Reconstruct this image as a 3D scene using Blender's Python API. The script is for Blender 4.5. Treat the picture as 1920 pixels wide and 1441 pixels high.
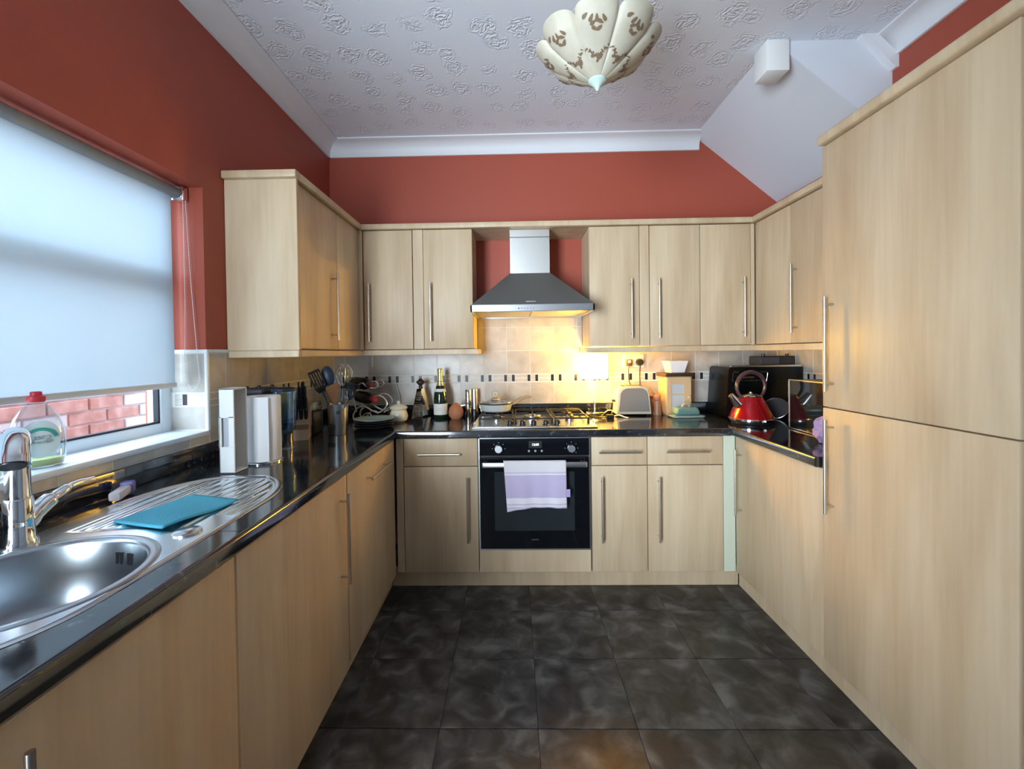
import bpy, bmesh, math, random
from mathutils import Vector, Matrix, noise
from math import sin, cos, pi, radians, sqrt
random.seed(7)
S = bpy.context.scene
C = S.collection
for o in list(bpy.data.objects): bpy.data.objects.remove(o)

# ------------------------------------------------------------------ camera
cam = bpy.data.objects.new('camera', bpy.data.cameras.new('camera')); C.objects.link(cam)
f_px, yaw, pitch, roll, H = 813.63, .01937, .01358, -.0134, 1.2844
cam.data.sensor_width = 36; cam.data.lens = f_px / 1920 * 36
cam.data.shift_x = 12.2 / 1920; cam.data.shift_y = -48.34 / 1920
cam.data.clip_start = .02
r0 = Vector((cos(yaw), sin(yaw), 0)); f0 = Vector((-sin(yaw), cos(yaw), 0)); zz = Vector((0, 0, 1))
fw = f0 * cos(pitch) - zz * sin(pitch); up = f0 * sin(pitch) + zz * cos(pitch)
rt2 = r0 * cos(roll) + up * sin(roll); up2 = up * cos(roll) - r0 * sin(roll)
cam.matrix_world = Matrix(((rt2.x, up2.x, -fw.x, 0), (rt2.y, up2.y, -fw.y, 0), (rt2.z, up2.z, -fw.z, H), (0, 0, 0, 1)))
S.camera = cam
# ------------------------------------------------------------------ world, light, exposure
W = bpy.data.worlds.new('World'); S.world = W; W.use_nodes = True
bg = W.node_tree.nodes['Background']; bg.inputs[0].default_value = (.74, .88, 1, 1); bg.inputs[1].default_value = 3.0
S.view_settings.view_transform = 'Standard'; S.view_settings.look = 'None'; S.view_settings.gamma = 1
S.view_settings.use_curve_mapping = False; S.view_settings.exposure = 0.8
def area(name, loc, direction, sx, sy, power, col, spread=180):
    d = bpy.data.lights.new(name, 'AREA'); d.shape = 'RECTANGLE'; d.size = sx; d.size_y = sy; d.energy = power; d.color = col; d.spread = radians(spread)
    o = bpy.data.objects.new(name, d); C.objects.link(o); o.location = loc
    o.rotation_euler = Vector(direction).to_track_quat('-Z', 'Y').to_euler(); return o
area('daylight_at_kitchen_window', (-2.15, .95, 2.25), (1, 0, -.5), 2.2, 1.2, 42, (.62, .82, 1))
area('added_side_fill', (-1.40, -.90, 1.12), (.30, .95, .10), 1.1, 2.05, 43, (.75, .885, 1), 85)  # added fill light at an invented, unseen opening behind the camera

# ------------------------------------------------------------------ materials
def nt(name):
    m = bpy.data.materials.new(name); m.use_nodes = True
    t = m.node_tree; return m, t, t.nodes['Principled BSDF']
def N(t, typ, **k):
    n = t.nodes.new(typ)
    for a, v in k.items():
        if a.startswith('i_'):
            key = a[2:]; key = int(key) if key.isdigit() else key.replace('_', ' ')
            n.inputs[key].default_value = v
        else: setattr(n, a, v)
    return n
def mat(name, col, rough=.5, metal=0, spec=.5, trans=0, ior=1.45, coat=0, emit=None, estr=0, bump=0, bscale=60, alpha=1):
    m, t, p = nt(name)
    p.inputs['Base Color'].default_value = (*col, 1); p.inputs['Roughness'].default_value = rough
    p.inputs['Metallic'].default_value = metal; p.inputs['Specular IOR Level'].default_value = spec
    p.inputs['Transmission Weight'].default_value = trans; p.inputs['IOR'].default_value = ior
    p.inputs['Coat Weight'].default_value = coat; p.inputs['Alpha'].default_value = alpha
    if emit: p.inputs['Emission Color'].default_value = (*emit, 1); p.inputs['Emission Strength'].default_value = estr
    if bump:
        tc = N(t, 'ShaderNodeTexCoord'); n = N(t, 'ShaderNodeTexNoise', i_Scale=bscale, i_Detail=4.0)
        b = N(t, 'ShaderNodeBump', i_Strength=bump, i_Distance=.004)
        t.links.new(tc.outputs['Object'], n.inputs['Vector']); t.links.new(n.outputs['Fac'], b.inputs['Height']); t.links.new(b.outputs[0], p.inputs['Normal'])
    return m
def ramp(t, stops, interp='LINEAR'):
    r = N(t, 'ShaderNodeValToRGB'); r.color_ramp.interpolation = interp
    e = r.color_ramp.elements
    while len(e) < len(stops): e.new(.5)
    for k, (p, c) in enumerate(stops): e[k].position = p; e[k].color = (*c, 1)
    return r
def noise_mat(name, stops, scale=8, detail=6, rough=.5, stretch=(1, 1, 1), rnd=0, bump=0, spec=.5, metal=0, rvar=None, distort=0):
    m, t, p = nt(name); L = t.links.new
    tc = N(t, 'ShaderNodeTexCoord'); mp = N(t, 'ShaderNodeMapping'); mp.inputs['Scale'].default_value = stretch
    L(tc.outputs['Object'], mp.inputs['Vector'])
    n = N(t, 'ShaderNodeTexNoise', i_Scale=scale, i_Detail=detail, i_Distortion=distort)
    if rnd:
        oi = N(t, 'ShaderNodeObjectInfo'); mul = N(t, 'ShaderNodeVectorMath', operation='SCALE'); mul.inputs['Scale'].default_value = rnd
        cx = N(t, 'ShaderNodeCombineXYZ'); L(oi.outputs['Random'], cx.inputs[0]); L(oi.outputs['Random'], cx.inputs[1]); L(oi.outputs['Random'], cx.inputs[2])
        L(cx.outputs[0], mul.inputs[0]); ad = N(t, 'ShaderNodeVectorMath', operation='ADD'); L(mp.outputs[0], ad.inputs[0]); L(mul.outputs[0], ad.inputs[1]); L(ad.outputs[0], n.inputs['Vector'])
    else: L(mp.outputs[0], n.inputs['Vector'])
    r = ramp(t, stops); L(n.outputs['Fac'], r.inputs[0]); L(r.outputs[0], p.inputs['Base Color'])
    p.inputs['Roughness'].default_value = rough; p.inputs['Specular IOR Level'].default_value = spec; p.inputs['Metallic'].default_value = metal
    if bump:
        b = N(t, 'ShaderNodeBump', i_Strength=bump, i_Distance=.004); L(n.outputs['Fac'], b.inputs['Height']); L(b.outputs[0], p.inputs['Normal'])
    return m
def wood_mat():
    m, t, p = nt('beech_laminate'); L = t.links.new
    tc = N(t, 'ShaderNodeTexCoord'); oi = N(t, 'ShaderNodeObjectInfo')
    mul = N(t, 'ShaderNodeMath', operation='MULTIPLY', i_1=37.0); L(oi.outputs['Random'], mul.inputs[0])
    ad = N(t, 'ShaderNodeVectorMath', operation='ADD'); L(tc.outputs['Object'], ad.inputs[0]); L(mul.outputs[0], ad.inputs[1])
    def layer(sc, scale, detail, dist):
        mp = N(t, 'ShaderNodeMapping'); mp.inputs['Scale'].default_value = sc; L(ad.outputs[0], mp.inputs['Vector'])
        n = N(t, 'ShaderNodeTexNoise', i_Scale=scale, i_Detail=detail, i_Distortion=dist); L(mp.outputs[0], n.inputs['Vector']); return n
    a = layer((1, 1, .13), 9, 5, .5); b = layer((1, 1, .05), 60, 4, .2)
    r1 = ramp(t, [(.3, (.53, .385, .24)), (.48, (.60, .455, .295)), (.7, (.665, .525, .355))]); L(a.outputs['Fac'], r1.inputs[0])
    r2 = ramp(t, [(.3, (.80, .78, .75)), (.6, (1, 1, 1))]); L(b.outputs['Fac'], r2.inputs[0])
    mx = N(t, 'ShaderNodeMix', data_type='RGBA', blend_type='MULTIPLY'); mx.inputs['Factor'].default_value = .38
    L(r1.outputs[0], mx.inputs['A']); L(r2.outputs[0], mx.inputs['B']); L(mx.outputs['Result'], p.inputs['Base Color'])
    p.inputs['Roughness'].default_value = .42; p.inputs['Specular IOR Level'].default_value = .35
    return m
def granite_mat():
    m, t, p = nt('black_granite_laminate'); L = t.links.new
    tc = N(t, 'ShaderNodeTexCoord')
    n1 = N(t, 'ShaderNodeTexNoise', i_Scale=55.0, i_Detail=6.0, i_Roughness=.7); n2 = N(t, 'ShaderNodeTexNoise', i_Scale=7.0, i_Detail=5.0, i_Distortion=1.2)
    L(tc.outputs['Object'], n1.inputs['Vector']); L(tc.outputs['Object'], n2.inputs['Vector'])
    r1 = ramp(t, [(.0, (.006, .007, .009)), (.57, (.012, .013, .016)), (.66, (.10, .105, .11)), (.75, (.28, .28, .27))])
    r2 = ramp(t, [(.40, (.35, .35, .4)), (.66, (1.4, 1.4, 1.4))])
    L(n1.outputs['Fac'], r1.inputs[0]); L(n2.outputs['Fac'], r2.inputs[0])
    mx = N(t, 'ShaderNodeMix', data_type='RGBA', blend_type='MULTIPLY'); mx.inputs['Factor'].default_value = 1
    L(r1.outputs[0], mx.inputs['A']); L(r2.outputs[0], mx.inputs['B']); L(mx.outputs['Result'], p.inputs['Base Color'])
    p.inputs['Roughness'].default_value = .10; p.inputs['IOR'].default_value = 1.95
    return m
def ceiling_mat():
    m, t, p = nt('embossed_ceiling_paper'); L = t.links.new
    p.inputs['Base Color'].default_value = (.76, .79, .85, 1); p.inputs['Roughness'].default_value = .5
    tc = N(t, 'ShaderNodeTexCoord'); nz = N(t, 'ShaderNodeTexNoise', i_Scale=22.0, i_Detail=3.0)
    L(tc.outputs['Object'], nz.inputs['Vector'])
    off = N(t, 'ShaderNodeVectorMath', operation='SCALE'); off.inputs['Scale'].default_value = .09; L(nz.outputs['Color'], off.inputs[0])
    ad = N(t, 'ShaderNodeVectorMath', operation='ADD'); L(tc.outputs['Object'], ad.inputs[0]); L(off.outputs[0], ad.inputs[1])
    v = N(t, 'ShaderNodeTexVoronoi', i_Scale=6.0, i_Randomness=.5); L(ad.outputs[0], v.inputs['Vector'])
    k = N(t, 'ShaderNodeMath', operation='MULTIPLY', i_1=46.0); L(v.outputs['Distance'], k.inputs[0])
    n2 = N(t, 'ShaderNodeTexNoise', i_Scale=38.0, i_Detail=2.0); L(tc.outputs['Object'], n2.inputs['Vector'])
    k2 = N(t, 'ShaderNodeMath', operation='MULTIPLY_ADD', i_1=11.0); L(n2.outputs['Fac'], k2.inputs[0]); L(k.outputs[0], k2.inputs[2])
    sn = N(t, 'ShaderNodeMath', operation='SINE'); L(k2.outputs[0], sn.inputs[0])
    mk = N(t, 'ShaderNodeMapRange'); mk.inputs['From Min'].default_value = .22; mk.inputs['From Max'].default_value = .42; mk.inputs['To Min'].default_value = 1; mk.inputs['To Max'].default_value = 0
    L(v.outputs['Distance'], mk.inputs['Value'])
    mm = N(t, 'ShaderNodeMath', operation='MULTIPLY'); L(sn.outputs[0], mm.inputs[0]); L(mk.outputs[0], mm.inputs[1])
    bp = N(t, 'ShaderNodeBump', i_Strength=.42, i_Distance=.006); L(mm.outputs[0], bp.inputs['Height']); L(bp.outputs[0], p.inputs['Normal'])
    return m
def mix_shader(name, kind):
    m, t, p = nt(name); L = t.links.new; out = t.nodes['Material Output']; t.nodes.remove(p)
    if kind == 'pane':
        a = N(t, 'ShaderNodeBsdfTransparent'); a.inputs[0].default_value = (.95, .97, 1, 1); b = N(t, 'ShaderNodeBsdfGlossy', i_Roughness=.02)
        mx = N(t, 'ShaderNodeMixShader'); lw = N(t, 'ShaderNodeLayerWeight', i_Blend=.5); pw = N(t, 'ShaderNodeMath', operation='POWER', i_1=4.0); fr = N(t, 'ShaderNodeMath', operation='MULTIPLY_ADD', i_1=.5, i_2=.03)
        L(lw.outputs['Facing'], pw.inputs[0]); L(pw.outputs[0], fr.inputs[0]); L(fr.outputs[0], mx.inputs[0])
    elif kind == 'blind':
        a = N(t, 'ShaderNodeBsdfTranslucent'); a.inputs[0].default_value = (.26, .305, .33, 1); b = N(t, 'ShaderNodeBsdfDiffuse'); b.inputs[0].default_value = (.55, .57, .56, 1)
        mx = N(t, 'ShaderNodeMixShader'); mx.inputs[0].default_value = .45
    elif kind == 'shade':
        a = N(t, 'ShaderNodeBsdfTranslucent'); a.inputs[0].default_value = (.9, .86, .75, 1); b = N(t, 'ShaderNodeBsdfDiffuse'); b.inputs[0].default_value = (.85, .82, .74, 1)
        mx = N(t, 'ShaderNodeMixShader'); mx.inputs[0].default_value = .4
    elif kind == 'clear':
        a = N(t, 'ShaderNodeBsdfTransparent'); a.inputs[0].default_value = (.86, .92, .95, 1); b = N(t, 'ShaderNodeBsdfGlossy', i_Roughness=.05)
        mx = N(t, 'ShaderNodeMixShader'); fr = N(t, 'ShaderNodeLayerWeight', i_Blend=.35); L(fr.outputs['Facing'], mx.inputs[0])
    elif kind == 'blue':
        a = N(t, 'ShaderNodeBsdfTransparent'); a.inputs[0].default_value = (.70, .83, .92, 1); b = N(t, 'ShaderNodeBsdfGlossy', i_Roughness=.05); b.inputs[0].default_value = (.6, .75, .9, 1)
        mx = N(t, 'ShaderNodeMixShader'); fr = N(t, 'ShaderNodeLayerWeight', i_Blend=.2); L(fr.outputs['Facing'], mx.inputs[0])
    L(a.outputs[0], mx.inputs[1]); L(b.outputs[0], mx.inputs[2]); L(mx.outputs[0], out.inputs[0]); return m
def band_mat(name, axis, stops, rough=.9):
    m, t, p = nt(name); L = t.links.new
    tc = N(t, 'ShaderNodeTexCoord'); s = N(t, 'ShaderNodeSeparateXYZ'); L(tc.outputs['Generated'], s.inputs[0])
    r = ramp(t, stops, 'CONSTANT'); L(s.outputs[axis], r.inputs[0])
    n = N(t, 'ShaderNodeTexNoise', i_Scale=300.0); L(tc.outputs['Object'], n.inputs['Vector'])
    b = N(t, 'ShaderNodeBump', i_Strength=.3, i_Distance=.002); L(n.outputs['Fac'], b.inputs['Height']); L(b.outputs[0], p.inputs['Normal'])
    L(r.outputs[0], p.inputs['Base Color']); p.inputs['Roughness'].default_value = rough; return m
WOOD = wood_mat(); GRAN = granite_mat(); CEIL = ceiling_mat()
RED = mat('terracotta_red_paint', (.37, .072, .040), .55, bump=.12, bscale=90)
WHITEP = mat('white_matt_paint', (.68, .71, .76), .6)
CORN = mat('white_coving_paint', (.74, .745, .77), .5)
UPVC = mat('white_upvc', (.78, .84, .88), .3)
GASK = mat('black_gasket', (.01, .012, .02), .5)
PANE = mix_shader('window_glass', 'pane'); BLIND = mix_shader('blind_fabric', 'blind'); SHADE = mix_shader('lamp_shade_fabric', 'shade')
CLEAR = mix_shader('clear_plastic', 'clear'); BLUEG = mix_shader('blue_tinted_plastic', 'blue')
TILE = noise_mat('beige_stone_tile', [(.3, (.40, .36, .31)), (.55, (.49, .45, .395)), (.75, (.57, .53, .48))], 9, 5, .3, rnd=30, distort=.8)
LIST = noise_mat('cream_border_tile', [(.3, (.46, .42, .36)), (.7, (.60, .56, .50))], 30, 3, .35, (1, 1, 6), rnd=9)
BLKT = mat('black_border_tile', (.008, .008, .012), .35)
GROUT = mat('pale_grout', (.74, .72, .67), .8)
FLT = noise_mat('dark_slate_tile', [(.30, (.014, .013, .013)), (.45, (.038, .036, .035)), (.56, (.072, .070, .069)), (.72, (.16, .156, .152))], 10, 11, .38, rnd=40, bump=.35, distort=.6)
FLJ = mat('dark_floor_joint', (.020, .019, .018), .7)
STEEL = mat('brushed_steel', (.62, .63, .64), .3, 1, bump=.03, bscale=150)
STEELD = mat('dull_dark_steel', (.17, .17, .16), .42, .55)
SINKM = mat('sink_steel', (.66, .70, .73), .2, 1)
CHROME = mat('chrome', (.78, .80, .82), .07, 1)
HAND = mat('satin_nickel_bar', (.62, .57, .50), .3, 1)
BLACKG = mat('black_oven_glass', (.004, .005, .007), .06, spec=.6)
OVWIN = mat('smoked_oven_window', (.022, .027, .030), .09, spec=.6)
BLACK = mat('black_plastic', (.012, .012, .014), .35)
BLACKM = mat('black_cast_iron', (.012, .011, .010), .55)
WHITE = mat('white_plastic', (.80, .80, .78), .4)
WHITEC = mat('white_glazed_china', (.82, .82, .80), .15, coat=.3)
PAPER = mat('white_paper', (.80, .80, .80), .9, bump=.1, bscale=200)
CREAM = mat('cream_plastic', (.70, .69, .66), .45, bump=.05, bscale=20)
CREAMC = mat('cream_glazed_ceramic', (.72, .66, .50), .25, coat=.3)
DGREY = mat('dark_grey_plastic', (.055, .05, .055), .4)
LWOOD = mat('pale_block_wood', (.55, .36, .22), .5, bump=.05)
MWOOD = mat('spatula_wood', (.28, .14, .07), .6, bump=.1)
DWOOD = mat('dark_stained_wood', (.045, .022, .012), .5)
PINE = mat('varnished_pine', (.62, .44, .24), .4)
MILLW = mat('copper_brown_wood', (.33, .16, .09), .35)
FOIL = mat('gold_foil', (.75, .60, .30), .35, .7)
GREENG = mat('dark_green_bottle_glass', (.008, .02, .008), .05, coat=.5)
LABEL = mat('paper_label', (.78, .76, .68), .6)
TERRA = mat('terracotta', (.46, .17, .075), .7, bump=.15, bscale=80)
PANG = mat('pale_grey_enamel', (.52, .53, .50), .3)
GOLDH = mat('bronze_handle', (.42, .32, .20), .4, .3)
TOASTG = mat('grey_toaster_panel', (.20, .20, .195), .4)
TOASTC = mat('cream_toaster_body', (.56, .53, .44), .35)
TEAL = mat('blue_green_glaze', (.13, .26, .25), .2, coat=.4)
TEALP = mat('pale_green_glaze', (.33, .43, .39), .25)
REDM = mat('red_metallic_enamel', (.42, .006, .012), .2, .55, coat=.6)
SMOKE = mat('smoky_kettle_handle', (.07, .03, .035), .25, coat=.5)
GOLDT = mat('pale_metal_trim', (.72, .66, .52), .25, 1)
LILAC = mat('lilac_plastic_film', (.36, .25, .44), .4)
BLUEC = mat('blue_cleaning_cloth', (.07, .36, .50), .95, bump=.5, bscale=350)
BLUES = mat('navy_silicone', (.015, .028, .06), .4)
REDC = mat('red_plastic', (.55, .03, .05), .4)
GREENL = mat('green_print', (.06, .36, .30), .5)
LIQ = mat('yellow_green_liquid', (.55, .62, .22), .2)
PURP = mat('purple_plastic', (.17, .16, .42), .4)
BRISTLE = mat('pale_brush_bristle', (.62, .56, .58), .8)
GREYT = mat('grey_print', (.30, .30, .30), .5)
DIGIT = mat('white_lit_digits', (.9, .95, 1), .5, emit=(.85, .93, 1), estr=1.6)
SOCK = mat('ivory_socket', (.74, .70, .58), .35)
POST = mat('pale_green_white_edge', (.62, .66, .52), .5)
SHADEC = noise_mat('cream_parchment', [(.3, (.49, .44, .34)), (.7, (.60, .55, .44))], 14, 4, .6)
PRINTB = mat('brown_print', (.20, .13, .075), .7)
FINIAL = mat('pale_green_plastic', (.52, .66, .58), .3)
SOIL = mat('concrete_yard', (.35, .34, .33), .9)
BRICKM = noise_mat('red_brick', [(.2, (.32, .15, .125)), (.5, (.50, .27, .23)), (.8, (.66, .48, .44))], 12, 5, .85, rnd=30, bump=.4)
BRICKW = mat('whitewashed_brick', (.60, .60, .62), .85, bump=.4)
MORTAR = mat('grey_mortar', (.62, .60, .60), .9)
TOWELM = band_mat('lavender_tea_towel', 2, [(0, (.66, .58, .68)), (.06, (.56, .48, .62)), (.09, (.72, .66, .73)), (.13, (.56, .48, .62)), (.16, (.74, .69, .75)), (.27, (.50, .42, .60)), (.72, (.72, .68, .70)), (.75, (.54, .47, .61)), (.78, (.66, .62, .64))])
GLABEL = mat('pale_bottle_label', (.62, .74, .72), .5)

# ------------------------------------------------------------------ mesh helpers
ORG = {}
class MB:
    def __init__(s): s.bm = bmesh.new(); s.M = Matrix.Identity(4)
    def raw(s, verts, faces):
        vs = [s.bm.verts.new(s.M @ Vector(v)) for v in verts]
        for f in faces:
            try: s.bm.faces.new([vs[i] for i in f])
            except ValueError: pass
        return s
    def box(s, x0, x1, y0, y1, z0, z1, bev=0, seg=1):
        bm = bmesh.new(); bmesh.ops.create_cube(bm, size=1)
        for v in bm.verts: v.co = Vector((x0 + (v.co.x + .5) * (x1 - x0), y0 + (v.co.y + .5) * (y1 - y0), z0 + (v.co.z + .5) * (z1 - z0)))
        if bev: bmesh.ops.bevel(bm, geom=list(bm.edges), offset=bev, segments=seg, affect='EDGES', profile=.5)
        return s.merge(bm)
    def merge(s, bm):
        bm.verts.index_update(); vs = [s.bm.verts.new(s.M @ v.co) for v in bm.verts]
        for f in bm.faces:
            try: s.bm.faces.new([vs[v.index] for v in f.verts])
            except ValueError: pass
        bm.free(); return s
    def lathe(s, prof, c=(0, 0, 0), n=24, sx=1, sy=1, cap=True):
        v = []; f = []; c = Vector(c)
        for r, z in prof:
            for i in range(n):
                a = 2 * pi * i / n; v.append(c + Vector((r * cos(a) * sx, r * sin(a) * sy, z)))
        k = len(prof)
        for j in range(k - 1):
            for i in range(n): f.append((j * n + i, j * n + (i + 1) % n, (j + 1) * n + (i + 1) % n, (j + 1) * n + i))
        if cap:
            if prof[0][0] > 1e-6: f.append(tuple(range(n))[::-1])
            if prof[-1][0] > 1e-6: f.append(tuple((k - 1) * n + i for i in range(n)))
        return s.raw(v, f)
    def cyl(s, p0, p1, r, r2=None, n=16):
        p0 = Vector(p0); p1 = Vector(p1); d = p1 - p0; q = d.to_track_quat('Z', 'Y').to_matrix().to_4x4()
        old = s.M; s.M = s.M @ Matrix.Translation(p0) @ q; s.lathe([(r, 0), (r if r2 is None else r2, d.length)], n=n); s.M = old; return s
    def tube(s, pts, r, n=8, smooth=4, closed=False):
        P = [Vector(p) for p in pts]
        if smooth:
            Q = []; m = len(P); rng = range(m) if closed else range(m - 1)
            for i in rng:
                g = (lambda k: P[k % m]) if closed else (lambda k: P[max(0, min(m - 1, k))])
                a, b, c, d = g(i - 1), g(i), g(i + 1), g(i + 2)
                for k in range(smooth):
                    u = k / smooth
                    Q.append(.5 * ((2 * b) + (c - a) * u + (2 * a - 5 * b + 4 * c - d) * u * u + (3 * b - a - 3 * c + d) * u ** 3))
            if not closed: Q.append(P[-1])
            P = Q
        m = len(P); v = []; f = []; ref = None
        for i, p in enumerate(P):
            a = P[(i - 1) % m] if (closed or i) else P[0]; b = P[(i + 1) % m] if (closed or i < m - 1) else P[-1]
            d = (b - a).normalized()
            if ref is None: ref = d.orthogonal().normalized()
            ref = (ref - d * ref.dot(d)).normalized(); e = d.cross(ref)
            rr = r[min(len(r) - 1, int(i / (m - 1) * (len(r) - 1) + .5))] if isinstance(r, (list, tuple)) else r
            for k in range(n): v.append(p + (ref * cos(2 * pi * k / n) + e * sin(2 * pi * k / n)) * rr)
        for i in range(m if closed else m - 1):
            for k in range(n): f.append((i * n + k, i * n + (k + 1) % n, ((i + 1) % m) * n + (k + 1) % n, ((i + 1) % m) * n + k))
        if not closed: f += [tuple(range(n))[::-1], tuple((m - 1) * n + k for k in range(n))]
        return s.raw(v, f)
    def prism(s, poly, axis, a, b):   # poly of 2-D points extruded along axis from a to b
        def P(u, w, t): return {'x': (t, u, w), 'y': (u, t, w), 'z': (u, w, t)}[axis]
        n = len(poly); v = [P(*p, a) for p in poly] + [P(*p, b) for p in poly]
        f = [tuple(range(n)), tuple(range(2 * n - 1, n - 1, -1))] + [(i, (i + 1) % n, n + (i + 1) % n, n + i) for i in range(n)]
        return s.raw(v, f)
    def grid(s, fn, nu, nv):
        v = [fn(i / nu, j / nv) for i in range(nu + 1) for j in range(nv + 1)]
        f = [(i * (nv + 1) + j, (i + 1) * (nv + 1) + j, (i + 1) * (nv + 1) + j + 1, i * (nv + 1) + j + 1) for i in range(nu) for j in range(nv)]
        return s.raw(v, f)
    def build(s, name, m, parent=None, label=None, ang=35, kind=None, mods=None, recalc=True):
        if recalc: bmesh.ops.recalc_face_normals(s.bm, faces=s.bm.faces[:])
        off = None
        if parent is not None:
            root = parent
            while root.parent: root = root.parent
            off = ORG.get(root.name)
        else:
            lo = [min(v.co[k] for v in s.bm.verts) for k in range(3)]; hi = [max(v.co[k] for v in s.bm.verts) for k in range(3)]
            off = Vector(((lo[0] + hi[0]) / 2, (lo[1] + hi[1]) / 2, lo[2]))
        if off is not None:
            for v in s.bm.verts: v.co -= off
        me = bpy.data.meshes.new(name); s.bm.to_mesh(me); s.bm.free()
        for p in me.polygons: p.use_smooth = True
        me.set_sharp_from_angle(angle=radians(ang)); me.materials.append(m)
        o = bpy.data.objects.new(name, me); C.objects.link(o)
        if parent is None: o.location = off; ORG[o.name] = off.copy()
        else: o.parent = parent
        if label: o['label'] = label
        if kind: o['kind'] = kind
        return o
def thing(name, label, cat, loc=(0, 0, 0), rz=None, group=None):
    o = bpy.data.objects.new(name, None); C.objects.link(o); o.location = loc; o.empty_display_size = .05
    o['label'] = label; o['category'] = cat
    if group: o['group'] = group
    if rz is None: ORG[o.name] = Vector(loc)
    else: o.rotation_euler = (0, 0, radians(rz))      # rotated things are modelled in local coordinates
    return o
def tag(o, label, cat, group=None):
    o['label'] = label; o['category'] = cat
    if group: o['group'] = group
    return o
def struct_empty(name, loc):
    o = bpy.data.objects.new(name, None); C.objects.link(o); o.location = loc; o['kind'] = 'structure'; ORG[o.name] = Vector(loc); o.empty_display_size = .05; return o
def box(x0, x1, y0, y1, z0, z1, bev=0, seg=1): return MB().box(x0, x1, y0, y1, z0, z1, bev, seg)
def text(body, size, loc, rot, m, parent, name='lettering', ext=.0004):
    c = bpy.data.curves.new(name, 'FONT'); c.body = body; c.size = size; c.align_x = 'CENTER'; c.align_y = 'CENTER'; c.extrude = ext
    c.resolution_u = 3; tmp = bpy.data.objects.new(name, c); C.objects.link(tmp)
    me = bpy.data.meshes.new_from_object(tmp.evaluated_get(bpy.context.evaluated_depsgraph_get())); bpy.data.objects.remove(tmp)
    o = bpy.data.objects.new(name, me); C.objects.link(o); me.materials.clear(); me.materials.append(m); o.parent = parent
    root = parent
    while root.parent: root = root.parent
    o.location = Vector(loc) - ORG.get(root.name, Vector()); o.rotation_euler = rot; return o
def share(o, name, parent, loc):
    c = o.copy(); c.name = name; C.objects.link(c); c.parent = parent; c.location = loc; return c

# ------------------------------------------------------------------ room shell
XL, XR, YB, YF, ZC = -1.225, 1.751, 2.915, -1.6, 2.70
ZW = .8745
WY0, WY1, WZ0, WZ1 = .05, 1.705, .985, 1.955      # kitchen window opening
m = MB()
m.box(XL - .25, XL, WY1, YB + .2, 0, ZC).box(XL - .25, XL, -.04, WY0, 0, ZC).box(XL - .09, XL, -.10, -.04, 0, ZC).box(XL - .25, XL, YF, -1.45, 0, ZC).box(XL - .25, XL, -1.45, -.10, 2.2, ZC).box(XL - .25, XL, WY0, WY1, 0, WZ0).box(XL - .25, XL, WY0, WY1, WZ1, ZC)  # wall left open and thin behind the camera to pass the added fill
wall_left = m.build('wall_left', RED, kind='structure')
wall_back = box(XL, XR, YB, YB + .2, 0, ZC).build('wall_back', RED, kind='structure')
wall_right = box(XR, XR + .2, YF, YB + .2, 0, ZC).build('wall_right', RED, kind='structure')
wall_rear = box(XL, XR, YF - .1, YF, 0, ZC).build('wall_rear', mat('pale_grey_blue_paint', (.34, .38, .43), .6), kind='structure')
box(XR - .045, XR, -1.5, .85, 0, 2.3, .004).build('added_bounce_panel', bpy.data.materials['pale_grey_blue_paint'], kind='structure')  # unseen panel added to neutralise light bouncing off the red wall
floor = box(XL - .3, XR + .2, YF - .4, YB + .2, -.1, -.006).build('floor', FLJ, kind='structure')
ceiling = box(XL - .25, XR + .2, YF - .1, YB + .2, ZC, ZC + .1).build('ceiling', CEIL, kind='structure')
# floor tiles
T = .34
ft = box(-T / 2 + .0014, T / 2 - .0014, -T / 2 + .0014, T / 2 - .0014, -.006, 0, .0012).build('tile', FLT, floor)
ft.data.transform(Matrix.Translation(ORG['floor'])); first = True
for i in range(-4, 6):
    for j in range(-10, 4):
        x = .067 + (i + .5) * .338; y = 2.147 + (j + .5) * T
        if not (XL + .02 < x < XR - .02 and YF < y < YB): continue
        loc = Vector((x, y, 0)) - ORG['floor']
        if first: ft.location = loc; first = False
        else: share(ft, 'tile', floor, loc)
# coving: profile (out from the wall, down from the ceiling)
cp = [(0, 0), (.092, 0), (.092, -.008), (.078, -.012)] + [(.078 - .066 * sin(a * pi / 2 / 6), -.012 - .066 * (1 - cos(a * pi / 2 / 6))) for a in range(1, 7)] + [(.012, -.094), (0, -.094)]
MB().prism([(YB - u, ZC + w) for u, w in cp], 'x', XL, 1.24).build('trim_1', CORN, kind='structure')
MB().prism([(XL + u, ZC + w) for u, w in cp], 'y', YF, YB).build('trim_2', CORN, kind='structure')
MB().prism([(XR - u, ZC + w) for u, w in cp], 'y', YF, 2.04).build('trim_3', CORN, kind='structure')
# boxed-in underside of the stairs
MB().prism([(1.212, ZC), (XR, ZC), (XR, 2.255)], 'y', 2.04, YB).build('ceiling_slope', WHITEP, kind='structure')
m = MB()
q = [(XR, ZC - .094), (XR, ZC - .15), (XR - .012, ZC - .15), (XR - .05, ZC - .115), (XR - .12, ZC - .03), (XR - .16, ZC - .008), (XR - .16, ZC), (XR - .09, ZC)]
m.prism(q, 'y', 2.005, 2.04); m.build('trim_4', CORN, kind='structure')
tag(box(1.172, 1.276, 2.02, 2.13, 2.556, ZC - .001, .006, 2).build('ceiling_box', WHITE), 'small white box fixed at the ceiling corner of the sloped stair boxing', 'box')

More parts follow.
